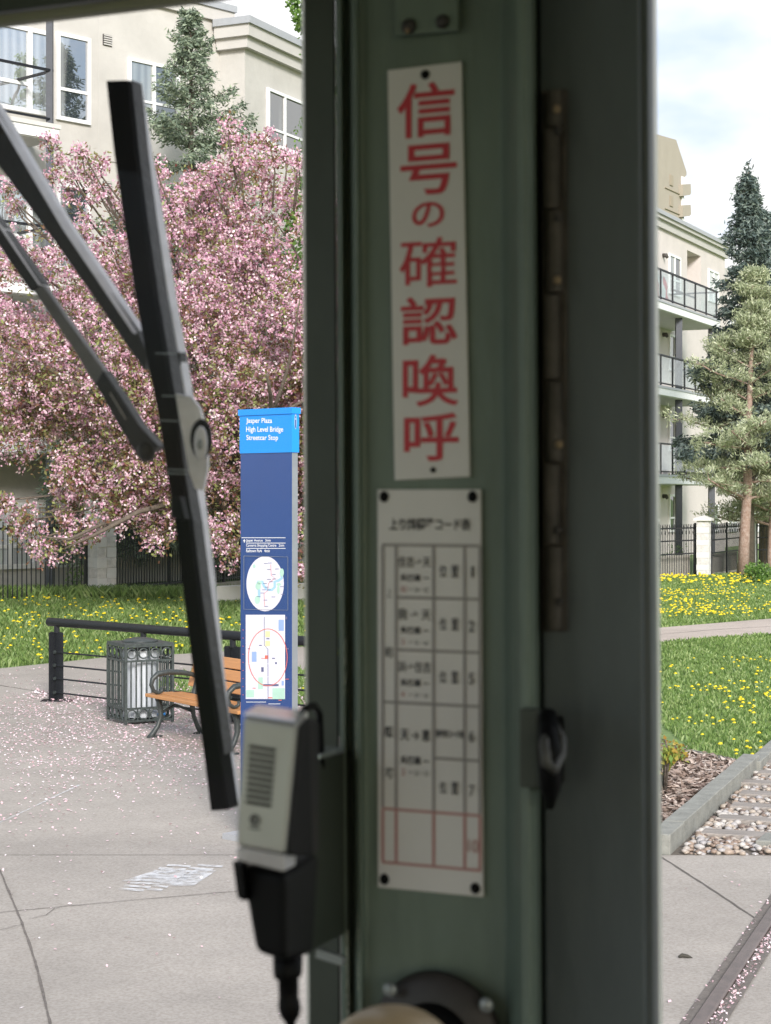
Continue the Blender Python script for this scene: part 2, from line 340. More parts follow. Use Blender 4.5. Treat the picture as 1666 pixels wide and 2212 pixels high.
M['spruce2'] = leafmat('dark spruce needles', [(0, (.05, .075, .07)), (.5, (.11, .15, .14)), (1, (.24, .29, .24))], .15)
M['pine'] = leafmat('yellow green pine needles', [(0, (.22, .26, .15)), (.45, (.42, .47, .28)), (.8, (.56, .60, .40)), (1, (.68, .68, .52))], .3)
M['leafgreen'] = leafmat('spring leaves', [(0, (.07, .15, .03)), (.5, (.14, .27, .05)), (1, (.27, .42, .10))], .45)
M['leafgold'] = leafmat('gold and orange leaves', [(0, (.42, .20, .05)), (.25, (.48, .36, .07)), (.55, (.36, .40, .08)), (1, (.20, .36, .08))], .4)
M['chips'] = leafmat('bark chips', [(0, (.12, .08, .065)), (.35, (.25, .18, .145)), (.7, (.40, .31, .26)), (1, (.56, .48, .42))], 0)
M['stones'] = leafmat('river stones', [(0, (.13, .10, .09)), (.25, (.30, .22, .17)), (.5, (.41, .35, .29)), (.75, (.36, .34, .34)), (1, (.55, .51, .46))], 0)

# ------------------------------------------------------------------ text
def text_geo(s, bold=0.0):
    cu = bpy.data.curves.new('t', 'FONT'); cu.body = s; cu.size = 1; cu.offset = bold; cu.resolution_u = 4
    o = bpy.data.objects.new('t', cu); col.objects.link(o); dg = bpy.context.evaluated_depsgraph_get(); dg.update()
    me = bpy.data.meshes.new_from_object(o.evaluated_get(dg))
    v = [tuple(x.co) for x in me.vertices]; f = [tuple(p.vertices) for p in me.polygons]
    bpy.data.objects.remove(o); bpy.data.curves.remove(cu); bpy.data.meshes.remove(me)
    if not v: return [], []
    xs = [p[0] for p in v]; ys = [p[1] for p in v]; x0, x1, y0, y1 = min(xs), max(xs), min(ys), max(ys)
    return [((p[0] - x0) / max(x1 - x0, 1e-6), (p[1] - y0) / max(y1 - y0, 1e-6)) for p in v], f
def put_text(mb, s, fn, x0, x1, y0, y1, bold=0.0, mi=0):
    """fn(x,y) -> world point; box given in picture pixels, y0 top"""
    v, f = text_geo(s, bold)
    mb.add([fn(x0 + u * (x1 - x0), y1 + w * (y0 - y1)) for u, w in v], f, mi)
def put_rect(mb, fn, x0, x1, y0, y1, mi=0):
    mb.add([fn(x0, y1), fn(x1, y1), fn(x1, y0), fn(x0, y0)], [(0, 1, 2, 3)], mi)

# ------------------------------------------------------------------ ground
def drape(name, poly, dz, m, cell=.5, parent=None, thick=None):
    """convex outline laid over the terrain"""
    xs = [p[0] for p in poly]; ys = [p[1] for p in poly]; x0, x1, y0, y1 = min(xs), max(xs), min(ys), max(ys)
    nx = max(1, int((x1 - x0) / cell)); ny = max(1, int((y1 - y0) / cell))
    bm = bmesh.new(); vs = [[bm.verts.new((x0 + (x1 - x0) * i / nx, y0 + (y1 - y0) * j / ny, 0)) for i in range(nx + 1)] for j in range(ny + 1)]
    for j in range(ny):
        for i in range(nx): bm.faces.new((vs[j][i], vs[j][i + 1], vs[j + 1][i + 1], vs[j + 1][i]))
    area = sum(poly[i][0] * poly[(i + 1) % len(poly)][1] - poly[(i + 1) % len(poly)][0] * poly[i][1] for i in range(len(poly)))
    if area < 0: poly = poly[::-1]
    for i in range(len(poly)):
        p, q = poly[i], poly[(i + 1) % len(poly)]; d = Vector((q[0] - p[0], q[1] - p[1], 0))
        if d.length < 1e-4: continue
        nrm = Vector((d.y, -d.x, 0)).normalized()
        bmesh.ops.bisect_plane(bm, geom=bm.verts[:] + bm.edges[:] + bm.faces[:], plane_co=(p[0], p[1], 0), plane_no=nrm, clear_outer=True)
    for v in bm.verts: v.co.z = terr(v.co.x, v.co.y) + dz
    me = bpy.data.meshes.new(name); bm.to_mesh(me); bm.free(); me.materials.append(m)
    o = bpy.data.objects.new(name, me); col.objects.link(o); o.parent = parent; return o
def xy(v): return (v[0], v[1])
# the one sheet of ground: fine where it undulates, coarse to the horizon
xs = [-900, -300, -100, -40] + [i * .75 for i in range(-30, 34)] + [40, 100, 300, 900]
ys = [-900, -200, -40, 0, 8, 14] + [16 + i * .6 for i in range(60)] + [60, 80, 120, 300, 1500]
mb = MB(); mb.v = [(x, y, terr(x, y) + (.02 * noise.noise(Vector((x * .5, y * .5, 0))) if y > 30 else 0) - .004) for y in ys for x in xs]
n = len(xs); mb.f = [(j * n + i, j * n + i + 1, (j + 1) * n + i + 1, (j + 1) * n + i) for j in range(len(ys) - 1) for i in range(n - 1)]; mb.m = [0] * len(mb.f)
tag(mb.build('ground', M['soil'], smooth_=True, fix=False), kind='structure')

gA = G(1431, 1849); EY = gA.y
PE = [G(0, 1445), G(228, 1421), G(407, 1413), G(655, 1398)]       # grass edge of the paving
plaza = drape('plaza', [(-16, -8), (18, -8), (18, EY - .22), (gA.x, EY)] + [(-16, EY)], .006, M['concrete'])
tag(plaza, kind='structure')
pav_ = thing('paving', (0, 0, 0), None, None, kind='structure')
fan = [(-16, EY), (gA.x, EY), (gA.x - 1.2, 18), xy(G(735, 1425)), xy(PE[3]), xy(PE[2]), xy(PE[1]), xy(PE[0]), (-16, PE[0].y - 1.2)]
bm = bmesh.new()
for p_ in fan: bm.verts.new((p_[0], p_[1], 0))
bm.faces.new(bm.verts); bmesh.ops.triangulate(bm, faces=bm.faces)
for _ in range(5): bmesh.ops.subdivide_edges(bm, edges=[e_ for e_ in bm.edges if e_.calc_length() > .8], cuts=1, use_grid_fill=False); bmesh.ops.triangulate(bm, faces=bm.faces)
for v_ in bm.verts: v_.co.z = terr(v_.co.x, v_.co.y) + .008
me = bpy.data.meshes.new('slab'); bm.to_mesh(me); bm.free(); me.materials.append(M['concrete'])
o = bpy.data.objects.new('slab', me); col.objects.link(o); o.parent = pav_

pl = [G(1420, 1389), G(1666, 1370), G(1666, 1337), G(1420, 1357)]
d1 = (pl[1] - pl[0]).normalized(); d2 = (pl[2] - pl[3]).normalized()
path = [xy(pl[0] - d1 * 6.5), xy(pl[1] + d1 * 25), xy(pl[2] + d2 * 25), xy(pl[3] - d2 * 7.5)]
tag(drape('path', path, .008, M['pathc']), kind='structure')
def strip(name, pts, w, dz, m, parent):
    mb = MB(); P_ = [Vector(p) for p in pts]
    L_, R_ = [], []
    for i, p in enumerate(P_):
        d = (P_[min(i + 1, len(P_) - 1)] - P_[max(i - 1, 0)]); d.z = 0; d.normalize(); s = Vector((-d.y, d.x, 0)) * w / 2 * random.uniform(.7, 1.3)
        a, b = p + s, p - s; L_.append((a.x, a.y, terr(a.x, a.y) + dz)); R_.append((b.x, b.y, terr(b.x, b.y) + dz))
    k = len(P_); mb.add(L_ + R_, [(i, i + 1, k + i + 1, k + i) for i in range(k - 1)]); return mb.build(name, m, parent)
def dense(pts, k=8):
    out = []
    for a, b in zip(pts[:-1], pts[1:]):
        for i in range(k): out.append(G(a[0] + (b[0] - a[0]) * i / k + random.uniform(-.5, .5), a[1] + (b[1] - a[1]) * i / k + random.uniform(-.5, .5)))
    out.append(G(*pts[-1])); return out
strip('joint', dense([(-60, 1800), (0, 1883), (22, 1935), (45, 1990), (65, 2045), (82, 2100), (97, 2165), (108, 2212), (118, 2290)]), .013, .010, M['joint'], plaza)
strip('joint', dense([(-80, 1977), (0, 1974), (150, 1960), (330, 1944), (480, 1931), (700, 1912)]), .008, .011, M['joint'], plaza)
strip('joint', dense([(1430, 1855), (1520, 1912), (1640, 1992)]), .012, .011, M['joint'], plaza)
strip('joint', dense([(-90, 1480), (0, 1482), (90, 1496), (160, 1515)], 6), .02, .011, M['joint'], plaza)
strip('joint', dense([(1420, 1372), (1540, 1362), (1666, 1354)], 6), .02, .014, M['joint'], plaza)
strip('joint', dense([(0, 2012), (20, 2008), (52, 2000)], 4), .005, .012, M['joint'], plaza)
strip('joint', dense([(60, 1990), (100, 1980), (118, 1966), (135, 1963)], 4), .005, .012, M['joint'], plaza)
# faded painted stencil
mk = mat('faded white paint', (.72, .72, .73), .9, var=.1, scale=20)
t = mk.node_tree; b = t.nodes['Principled BSDF']; co = t.nodes.new('ShaderNodeTexCoord'); nn = t.nodes.new('ShaderNodeTexNoise'); nn.inputs['Scale'].default_value = 14; nn.inputs['Detail'].default_value = 8
rr = t.nodes.new('ShaderNodeValToRGB'); rr.color_ramp.elements[0].position = .36; rr.color_ramp.elements[1].position = .62; rr.color_ramp.elements[0].color = (.15, .15, .15, 1); rr.color_ramp.elements[1].color = (.75, .75, .75, 1)
t.links.new(co.outputs['Object'], nn.inputs['Vector']); t.links.new(nn.outputs[0], rr.inputs[0]); t.links.new(rr.outputs[0], b.inputs['Alpha'])
mb = MB(); k = 0
def gz(x, y): v = G(x, y); return (v.x, v.y, .012)
for r in range(9):
    yy = 1870 + r * 6.4; xl = 360 - r * 13; 
    for (u0, u1) in ((0, 62), (66, 118 - r * 2)):
        x0, x1 = xl + u0 + random.uniform(-4, 4), xl + u1 + random.uniform(-9, 5)
        h = random.uniform(3.6, 5.2)
        mb.add([gz(x0, yy), gz(x1, yy + 3.2), gz(x1 - 3, yy + 3.2 + h), gz(x0 - 4, yy + h)], [(0, 1, 2, 3)])
for q4 in (((352, 1880), (412, 1884), (372, 1910), (300, 1906)), ((425, 1880), (468, 1884), (420, 1916), (360, 1918)), ((318, 1889), (344, 1883), (300, 1907), (262, 1907))): mb.add([(a_, b_, c_ - .001) for a_, b_, c_ in (gz(*p) for p in q4)], [(0, 1, 2, 3)])
mb.add([gz(396, 1893), gz(425, 1886), gz(400, 1906), gz(378, 1910)], [(0, 1, 2, 3)])
mb.build('painted_marking', mk, plaza)
strip('painted_line', dense([(-20, 1788), (60, 1752), (172, 1698)], 6), .02, .012, mk, plaza)

# planting bed behind the handrail
bed = [xy(G(338, 1488)), xy(G(372, 1459)), xy(G(720, 1446)), xy(G(760, 1535))]
tag(drape('planting_bed', bed, .012, M['soil'], .3), kind='structure')
# mulch bed and ballast
B_ = G(1636, 1662)
mul = [xy(G(1436, 1846)), xy(B_), xy(G(1515, 1633)), xy(G(1400, 1612)), xy(G(1180, 1600)), xy(G(1250, 1838))]
tag(drape('mulch_bed', mul, .008, M['mulch_base'], .5), kind='structure')
A2 = G(1448, 1849); kd = (B_ - A2); kd.z = 0; kd.normalize()
bal = [xy(A2), (18, EY - .22), (30, 30), xy(B_ + kd * 18)]
tag(drape('ballast_bed', bal, .006, M['ballast_base'], .6), kind='structure')

def in_poly(px, py, poly):
    ins = np.zeros(len(px), bool); n = len(poly); j = n - 1
    for i in range(n):
        xi, yi = poly[i]; xj, yj = poly[j]
        c = ((yi > py) != (yj > py)) & (px < (xj - xi) * (py - yi) / (yj - yi + 1e-12) + xi); ins ^= c; j = i
    return ins
def sample(n, x0, x1, y0, y1):
    return rng.uniform(x0, x1, n), rng.uniform(y0, y1, n)
vterr = np.vectorize(terr)
# ---- lawn
pave_poly = [(-16, -8), (18, -8), (18, EY - .22), (gA.x, EY), (gA.x - 1.2, 18), xy(G(735, 1425)), xy(PE[3]), xy(PE[2]), xy(PE[1]), xy(PE[0]), (-16, PE[0].y - 1.2)]
def lawn_ok(x, y):
    return ~(in_poly(x, y, pave_poly) | in_poly(x, y, path) | in_poly(x, y, mul) | in_poly(x, y, bal))
fenceL = None
def blades(x, y, h, w):
    n = len(x); z = vterr(x, y); c = np.stack([x, y, z], 1)
    lean = rng.normal(0, .38, (n, 2)); tip = c + np.stack([lean[:, 0] * h, lean[:, 1] * h, h], 1)
    ang = rng.uniform(0, math.pi, n); s = np.stack([np.cos(ang), np.sin(ang), 0 * ang], 1) * w[:, None]
    mid = (c * .5 + tip * .5) - np.stack([lean[:, 0] * h * .2, lean[:, 1] * h * .2, -h * .08], 1)
    return np.stack([c - s * .5, c + s * .5, tip, mid - s * .6], 1)
V = []
x, y = sample(130000, -9.5, 0, 18.8, 34.5); k = lawn_ok(x, y) & (x > -y * .225 - .3); x, y = x[k], y[k]; V.append(blades(x, y, rng.uniform(.05, .13, len(x)), rng.uniform(.012, .03, len(x))))
x, y = sample(420000, 3, 13.5, 15, 58); k = lawn_ok(x, y) & (x > y * .14) & (x < y * .215 + .5); x, y = x[k], y[k]
keep = rng.uniform(0, 1, len(x)) < np.clip((22 / y) ** 1.5, .2, 1); x, y = x[keep], y[keep]; V.append(blades(x, y, rng.uniform(.02, .05, len(x)) * (1 + y / 50), rng.uniform(.006, .014, len(x)) * (1 + y / 22)))
x, y = sample(70000, -2, 6, 15, 46); k = lawn_ok(x, y) & (x < y * .14); x, y = x[k], y[k]; V.append(blades(x, y, rng.uniform(.04, .09, len(x)), rng.uniform(.02, .04, len(x))))
x, y = sample(9000, -3.5, 0, 20, 26.5); k = in_poly(x, y, bed); x, y = x[k], y[k]; V.append(blades(x, y, rng.uniform(.05, .12, len(x)), rng.uniform(.012, .03, len(x))))
x, y = sample(26000, -9, 0, 33.0, 34.1); k = rng.uniform(0, 1, len(x)) < .5; x, y = x[k], y[k]; V.append(blades(x, y, rng.uniform(.12, .30, len(x)), rng.uniform(.015, .03, len(x))))
tag(quads('grass', np.concatenate(V), M['grass']), kind='stuff')
# ---- dandelions: low faceted heads
def heads(x, y, r, hz):
    n = len(x); z = vterr(x, y) + hz; c = np.stack([x, y, z], 1); F_ = []
    for k in range(6):
        a0, a1 = math.pi / 3 * k, math.pi / 3 * (k + 1)
        p0 = c + np.stack([np.cos(a0) * r, np.sin(a0) * r, 0 * r], 1); p1 = c + np.stack([np.cos(a1) * r, np.sin(a1) * r, 0 * r], 1)
        q0 = c + np.stack([np.cos(a0) * r * .5, np.sin(a0) * r * .5, r * .6], 1); q1 = c + np.stack([np.cos(a1) * r * .5, np.sin(a1) * r * .5, r * .6], 1)
        F_.append(np.stack([p0, p1, q1, q0], 1)); F_.append(np.stack([q0, q1, c + np.array([0, 0, 1.]) * (r * .75)[:, None], c + np.array([0, 0, 1.]) * (r * .74)[:, None]], 1))
    return np.concatenate(F_)
V = []
def clumpy(x, y, thr, sc=.9):
    return np.array([noise.noise(Vector((a * sc, b * sc, 3.1))) for a, b in zip(x, y)]) > thr
x, y = sample(1900, -9, 0, 19.5, 33.8); k = lawn_ok(x, y) & (clumpy(x, y, -.02) | (rng.uniform(0, 1, len(x)) < .25)) & (x > -y * .22); V.append(heads(x[k], y[k], rng.uniform(.020, .034, k.sum()), rng.uniform(.05, .12, k.sum())))
x, y = sample(2300, 3, 12, 15.5, 28); k = lawn_ok(x, y) & (clumpy(x, y, .12, .8) | (rng.uniform(0, 1, len(x)) < .12)) & (x > y * .13) & (x < y * .22); V.append(heads(x[k], y[k], rng.uniform(.015, .027, k.sum()), rng.uniform(.05, .1, k.sum())))
x, y = sample(2400, 4.5, 11.5, 35, 50); k = lawn_ok(x, y) & (x < y * .22) & (rng.uniform(0, 1, len(x)) < np.clip(1.6 - (x - y * .14) / 1.8, .12, 1)) & (clumpy(x, y, -.15, .35)); V.append(heads(x[k], y[k], rng.uniform(.022, .036, k.sum()), rng.uniform(.08, .16, k.sum())))
x, y = sample(260, 6, 12, 50, 56); V.append(heads(x, y, rng.uniform(.035, .055, len(x)), rng.uniform(.1, .16, len(x))))
x, y = sample(40, -3.0, 0, 20, 25); k = in_poly(x, y, bed); V.append(heads(x[k], y[k], rng.uniform(.022, .035, k.sum()), rng.uniform(.05, .1, k.sum())))
tag(quads('dandelions', np.concatenate(V), M['dandelion']), kind='stuff')
# ---- fallen petals
def flat(x, y, sz, dz=.014, tilt=.35):
    n = len(x); z = vterr(x, y) + dz + sz * .12; c = np.stack([x, y, z], 1)
    a = np.stack([rng.normal(size=n), rng.normal(size=n), rng.normal(0, tilt * .6, n)], 1)
    nr = np.stack([rng.normal(0, tilt, n), rng.normal(0, tilt, n), np.ones(n)], 1)
    return kites(c, sz, sz * rng.uniform(.5, .9, n), a, nr)
V = []
x, y = sample(95000, -7, 3, 10, 25.5)
dens = np.exp(-((y - 20.0) / 3.3) ** 2) * np.exp(-((x + 2.3) / 2.7) ** 2) * 1.1 + .012
cl = np.array([noise.noise(Vector((a * 1.3, b * 1.3, 8))) for a, b in zip(x, y)])
k = (rng.uniform(0, 1, len(x)) < dens * (1 + cl * 1.4)) & in_poly(x, y, pave_poly); V.append(flat(x[k], y[k], rng.uniform(.014, .034, k.sum())))
x, y = sample(900, -4, 5, 7, 15); k = rng.uniform(0, 1, len(x)) < .4; V.append(flat(x[k], y[k], rng.uniform(.014, .03, k.sum())))
x, y = sample(6000, -4.4, -.5, 20.5, 24); k = in_poly(x, y, bed) | ((np.abs(y - (22.6 - (x + 3.9) * .9)) < .35)); V.append(flat(x[k], y[k], rng.uniform(.02, .045, k.sum()), .03, .6))
RD = (G(1666, 1951) - G(1486, 2212)); RD.z = 0; RD.normalize(); RN = Vector((RD.y, -RD.x, 0)); R0 = G(1486, 2212)   # rail line, RN to its right
tt = rng.uniform(-.6, 3.2, 520); off = .125 + rng.normal(0, .022, 520); x = R0.x + RD.x * tt + RN.x * off; y = R0.y + RD.y * tt + RN.y * off
V.append(flat(x, y, rng.uniform(.012, .024, 520), .016, .6))
tt = rng.uniform(-.6, 3.2, 60); off = -.018 + rng.normal(0, .008, 60); x = R0.x + RD.x * tt + RN.x * off; y = R0.y + RD.y * tt + RN.y * off
V.append(flat(x, y, rng.uniform(.012, .02, 60), .016, .6))
tag(quads('fallen_petals', np.concatenate(V), M['petal_ground']), kind='stuff')
# ---- bark chips
x, y = sample(42000, -.5, 5.0, 12.4, 20); k = in_poly(x, y, mul); x, y = x[k], y[k]
n = len(x); c = np.stack([x, y, rng.uniform(.012, .05, n)], 1)
a = np.stack([rng.normal(size=n), rng.normal(size=n) * .7, rng.normal(0, .25, n)], 1); nr = np.stack([rng.normal(0, .5, n), rng.normal(0, .5, n), np.ones(n)], 1)
tag(quads('bark_mulch', kites(c, rng.uniform(.05, .14, n), rng.uniform(.015, .038, n), a, nr), M['chips']), kind='stuff')
# ---- river stones
bm = bmesh.new(); bmesh.ops.create_icosphere(bm, subdivisions=1, radius=1); sv = np.array([v.co for v in bm.verts]); sf = np.array([[v.index for v in f.verts] for f in bm.faces]); bm.free()
x, y = sample(22000, 1.9, 6.0, 12.4, 22); k = in_poly(x, y, bal) & (x < y * .215 + .15) & (((x - A2.x) * kd.y - (y - A2.y) * kd.x) > .05); x, y = x[k], y[k]
keep = rng.uniform(0, 1, len(x)) < np.clip(15.5 / y, 0, 1) ** 2; x, y = x[keep], y[keep]; n = len(x)
sz = rng.uniform(.015, .034, n); ax = np.stack([sz * rng.uniform(.9, 1.5, n), sz, sz * rng.uniform(.45, .8, n)], 1)
ang = rng.uniform(0, 6.28, n); vv = sv[None] * (1 + rng.normal(0, .09, (n, len(sv), 1))) * ax[:, None, :]
cx_, sx_ = np.cos(ang)[:, None], np.sin(ang)[:, None]
vv = np.stack([vv[..., 0] * cx_ - vv[..., 1] * sx_, vv[..., 0] * sx_ + vv[..., 1] * cx_, vv[..., 2]], -1) + np.stack([x, y, rng.uniform(.006, .04, n)], 1)[:, None, :]
me = bpy.data.meshes.new('river_stones'); nv, nf = n * len(sv), n * len(sf)
me.vertices.add(nv); me.vertices.foreach_set('co', vv.astype(np.float32).ravel()); me.loops.add(nf * 3)
me.loops.foreach_set('vertex_index', (sf[None] + (np.arange(n) * len(sv))[:, None, None]).astype(np.int32).ravel())
me.polygons.add(nf); me.polygons.foreach_set('loop_start', np.arange(0, nf * 3, 3, dtype=np.int32)); me.polygons.foreach_set('use_smooth', np.ones(nf, bool))
me.materials.append(M['stones']); me.update(calc_edges=True)
o = bpy.data.objects.new('river_stones', me); col.objects.link(o); tag(o, kind='stuff')

# ------------------------------------------------------------------ track, kerbs
tr = thing('railway_track', R0, 'rusty steel rail set in the concrete and running on over timber ties in the gravel', 'railway track')
mb = MB(); q0, q1 = R0 - RD * 6, R0 + RD * 34
def rail_prof(p, q, o0):
    pr = [(0, -.05), (0, .022), (.008, .030), (.066, .030), (.074, .022), (.074, -.05)]
    a = [p + RN * (o0 + u) + Vector((0, 0, w)) for u, w in pr]; b = [q + RN * (o0 + u) + Vector((0, 0, w)) for u, w in pr]
    k = len(pr); mb.add(a + b, [(i, i + 1, k + i + 1, k + i) for i in range(k - 1)])
rail_prof(q0, q1, .022); mb.build('rail', M['rust'], tr)
mb = MB(); rail_prof(q0, q1, .022 + 1.5); mb.build('rail', M['rust'], tr)
for o0, w in ((-.03, .05), (.098, .075), (1.45, .07), (1.6, .075)):
    mb = MB(); e = R0 + RD * ((EY - R0.y) / RD.y)
    a, b2 = q0 + RN * o0, q0 + RN * (o0 + w); c1, c2 = e + RN * o0, e + RN * (o0 + w)
    for p in (a, b2, c1, c2): p.z = .012
    mb.add([a, b2, c2, c1], [(0, 1, 2, 3)]); mb.build('flange_groove', M['joint'], tr)
u = (EY - R0.y) / RD.y + .45
for i in range(22):
    mb = MB(); c = R0 + RD * (u + i * .62) + RN * .8; c.z = 0
    tn = (RN + RD * random.uniform(-.03, .03)).normalized()
    mb.bar(c - tn * (1.66 + random.uniform(-.1, .08)) + Vector((0, 0, .004)), c + tn * 1.25 + Vector((0, 0, .004)), .21, .10); mb.build('tie', M['tie'], tr, bevel=.012)
# kerb timbers
def kerb(p, q, w, h, label):
    mb = MB(); p, q = Vector((p.x, p.y, 0)), Vector((q.x, q.y, 0)); d = (q - p).normalized(); nn_ = Vector((-d.y, d.x, 0)) * w
    L_ = (q - p).length; k = max(2, int(L_ / .5)); lo, hi = [], []
    pts = [p + (q - p) * i / k for i in range(k + 1)]
    for i in range(k):
        a, b = pts[i], pts[i + 1]; up = lambda: Vector((0, 0, h + random.uniform(-.004, .004)))
        mb.hexa([a, b, b + nn_, a + nn_, a + up(), b + up(), b + nn_ + up(), a + nn_ + up()])
    o = mb.build('kerb', M['kerb']); o.modifiers.new('b', 'BEVEL').width = .006; tag(o, label, 'kerb', 'kerbs along the ballast')
kp = [A2, G(1512, 1789), G(1577, 1725), G(1641, 1666)]
kerb(A2, kp[3], .15, .15, 'long grey kerb between the bark mulch and the river stones')
kerb(G(1643, 1672), G(1720, 1598), .13, .11, 'short grey kerb between the lawn and the river stones at the frame edge')
kerb(G(1632, 1657), G(1500, 1629), .04, .04, 'thin pale edging strip between the lawn and the mulch')
mb = MB(); c = G(1662, 1828); mb.prism([(c.x - .12, c.y - .1), (c.x + .2, c.y - .14), (c.x + .3, c.y + .1), (c.x + .02, c.y + .22)], .0, .06)
tag(mb.build('flat_stone', M['kerb'], bevel=.01), 'flat pale grey stone slab lying on the river stones', 'stone')
mb = MB(); c = G(1478, 2072); 
mb.tube([c + Vector((-.03, 0, .012)), c + Vector((-.01, .005, .02)), c + Vector((.02, .0, .016)), c + Vector((.045, -.01, .01))], [.006, .012, .010, .001], 6)
tag(mb.build('dry_leaf', M['feather'], smooth_=True), 'small curled dark dry leaf on the concrete beside the rail', 'leaf')

# ------------------------------------------------------------------ vertical wall planes
class Wall:
    def __init__(s, p, vpx=None, d=None):
        s.p = Vector((p[0], p[1])); s.e = Vector(d).normalized() if d else Vector((vpx - CX, F)).normalized()
        s.n = Vector((s.e.y, -s.e.x))
        if s.n.dot(-s.p) < 0: s.n = -s.n
    def at(s, x, y=HZ):
        k = (x - CX) / F      # ray (k,1)*Y
        det = k * -s.e.y + s.e.x
        Y = (s.p.x * -s.e.y + s.p.y * s.e.x) / det
        pt = Vector((k * Y, Y)); return ((pt - s.p).dot(s.e), H + (HZ - y) / F * Y)
    def pt(s, a, z, n=0): q = s.p + s.e * a + s.n * n; return Vector((q.x, q.y, z))
    def box(s, mb, a0, a1, z0, z1, n0, n1, mi=0):
        if a0 > a1: a0, a1 = a1, a0
        g = lambda a, z, n: s.pt(a, z, n)
        mb.hexa([g(a0, z0, n0), g(a1, z0, n0), g(a1, z0, n1), g(a0, z0, n1), g(a0, z1, n0), g(a1, z1, n0), g(a1, z1, n1), g(a0, z1, n1)], mi)
def window(w, parent, a0, a1, z0, z1, pane, mull=(), cross=(), fw=.07, frame=None, off=0):
    mb = MB(); f = frame or M['white']
    w.box(mb, a0, a1, z0, z0 + fw, off + .002, off + .07); w.box(mb, a0, a1, z1 - fw, z1, off + .002, off + .07)
    w.box(mb, a0, a0 + fw, z0 + fw, z1 - fw, off + .002, off + .07); w.box(mb, a1 - fw, a1, z0 + fw, z1 - fw, off + .002, off + .07)
    for m in mull: w.box(mb, m - fw * .6, m + fw * .6, z0 + fw, z1 - fw, off + .002, off + .066)
    for (c0, c1, zc) in cross: w.box(mb, c0 + .002, c1 - .002, zc - fw * .4, zc + fw * .4, off + .002, off + .060)
    o = mb.build('window', f, parent)
    mb = MB(); w.box(mb, a0 + fw * .5, a1 - fw * .5, z0 + fw * .5, z1 - fw * .5, off + .001, off + .025); mb.build('pane', pane, o)
    return o

# ------------------------------------------------------------------ left apartment building
JY = 46.1 / (1 + (833 - 474) / 3767.0)
WA = Wall(((474 - CX) / F * JY, JY), 4600)
b1 = thing('apartment_building', (WA.p.x, WA.p.y, .6), 'pale cream stucco apartment building behind the pink tree, with a glazed balcony window', 'building', 'apartment buildings')
aR, ztop = WA.at(496, 14); aL = WA.at(-700)[0]
back = -WA.n * 12
mb = MB(); q = [WA.pt(aL, 0), WA.pt(aR, 0)]; q = [xy(v) for v in q] + [(q[1].x + back.x, q[1].y + back.y), (q[0].x + back.x, q[0].y + back.y)]
mb.prism(q, .3, ztop - .15); mb.build('wall', M['stucco'], b1)
mb = MB(); WA.box(mb, aL, aR + .12, ztop - .15, ztop, -12, .14); mb.build('roof_edge', M['flash'], b1)
mb = MB(); WA.box(mb, aL, aR + .08, ztop - .42, ztop - .152, .003, .09); mb.build('cornice', M['trim'], b1)
# pavilion
eB = Vector((2700 - CX, F)).normalized(); eP = Vector((eB.y, -eB.x))
J = Vector((WA.p.x, WA.p.y)); WL = Wall((J.x, J.y), d=(eP.x, eP.y)); aC = WL.at(529)[0]; Cc = WL.pt(aC, 0)
WB = Wall((Cc.x, Cc.y), d=(eB.x, eB.y)); zc = WB.at(529, 42)[1]
aEnd = 15.0; far = WB.pt(aEnd, 0)
fp = [xy(J), xy(Cc), xy(far), (far.x - eP.x * 14, far.y - eP.y * 14), (J.x - eP.x * 2 + eB.x * 12, J.y + eB.y * 12 - eP.y * 2)]
def offs(d): return [(J.x - eB.x * d, J.y - eB.y * d), (Cc.x - eB.x * d + eP.x * d, Cc.y - eB.y * d + eP.y * d), (far.x + eP.x * d, far.y + eP.y * d), fp[3], fp[4]]
mb = MB(); mb.prism(fp, .3, zc - .66); mb.build('wall', M['stucco'], b1)
mb = MB(); mb.prism(offs(.14), zc - .66, zc - .42); mb.build('cornice', M['trim'], b1)
mb = MB(); mb.prism(offs(.24), zc - .42, zc - .16); mb.build('cornice', M['trim'], b1)
mb = MB(); mb.prism(offs(.30), zc - .16, zc); mb.build('roof_edge', M['flash'], b1)
# windows main facade
def AZ(w, x, y): return w.at(x, y)
def awin(xl, xr, yt, yb, pane, mx=(), cy=None, drop=0, **k):
    a0, z1 = WA.at(xl, yt); a1 = WA.at(xr)[0]; z0 = WA.at(xl, yb)[1]
    cr = []
    if cy is not None:
        zc_ = WA.at(xl, cy)[1] - drop; es = [a0] + [WA.at(m)[0] for m in mx] + [a1]
        cr = [(es[i], es[i + 1], zc_) for i in (k.pop('cells') if 'cells' in k else range(len(es) - 1))]
    else: k.pop('cells', None)
    return window(WA, b1, a0, a1, z0 - drop, z1 - drop, pane, [WA.at(m)[0] for m in mx], cr, **k)
for i, drop in enumerate((0, 3.15, 6.3)):
    awin(-110, 111, 22, 214, M['pane_blue'], (-30, 62), 150, drop, fw=.09, cells=(1,))
    awin(120, 193, 68, 258, M['pane_blue'], (), 190, drop, fw=.08)
    awin(275, 384, 124, 252, M['pane_dark'], (330,), 213, drop, fw=.07)
    va, vz = WA.at(222, 73); va1, vz0 = WA.at(241)[0], WA.at(222, 97)[1]
    mb = MB(); WA.box(mb, va, va1, vz0 - drop, vz - drop, .002, .02)
    WA_ = mb.build('vent', M['dark_metal'], b1)
    mb = MB()
    for k in range(5): z = vz0 - drop + (vz - vz0) * (k + .5) / 5; WA.box(mb, va + .01, va1 - .01, z - .014, z + .012, .021, .045)
    mb.build('slat', M['trim'], WA_)
mb = MB(); a = WA.at(213)[0]; WA.box(mb, a - .012, a + .012, .6, ztop - .43, .001, .006); mb.build('control_joint', M['trim'], b1)
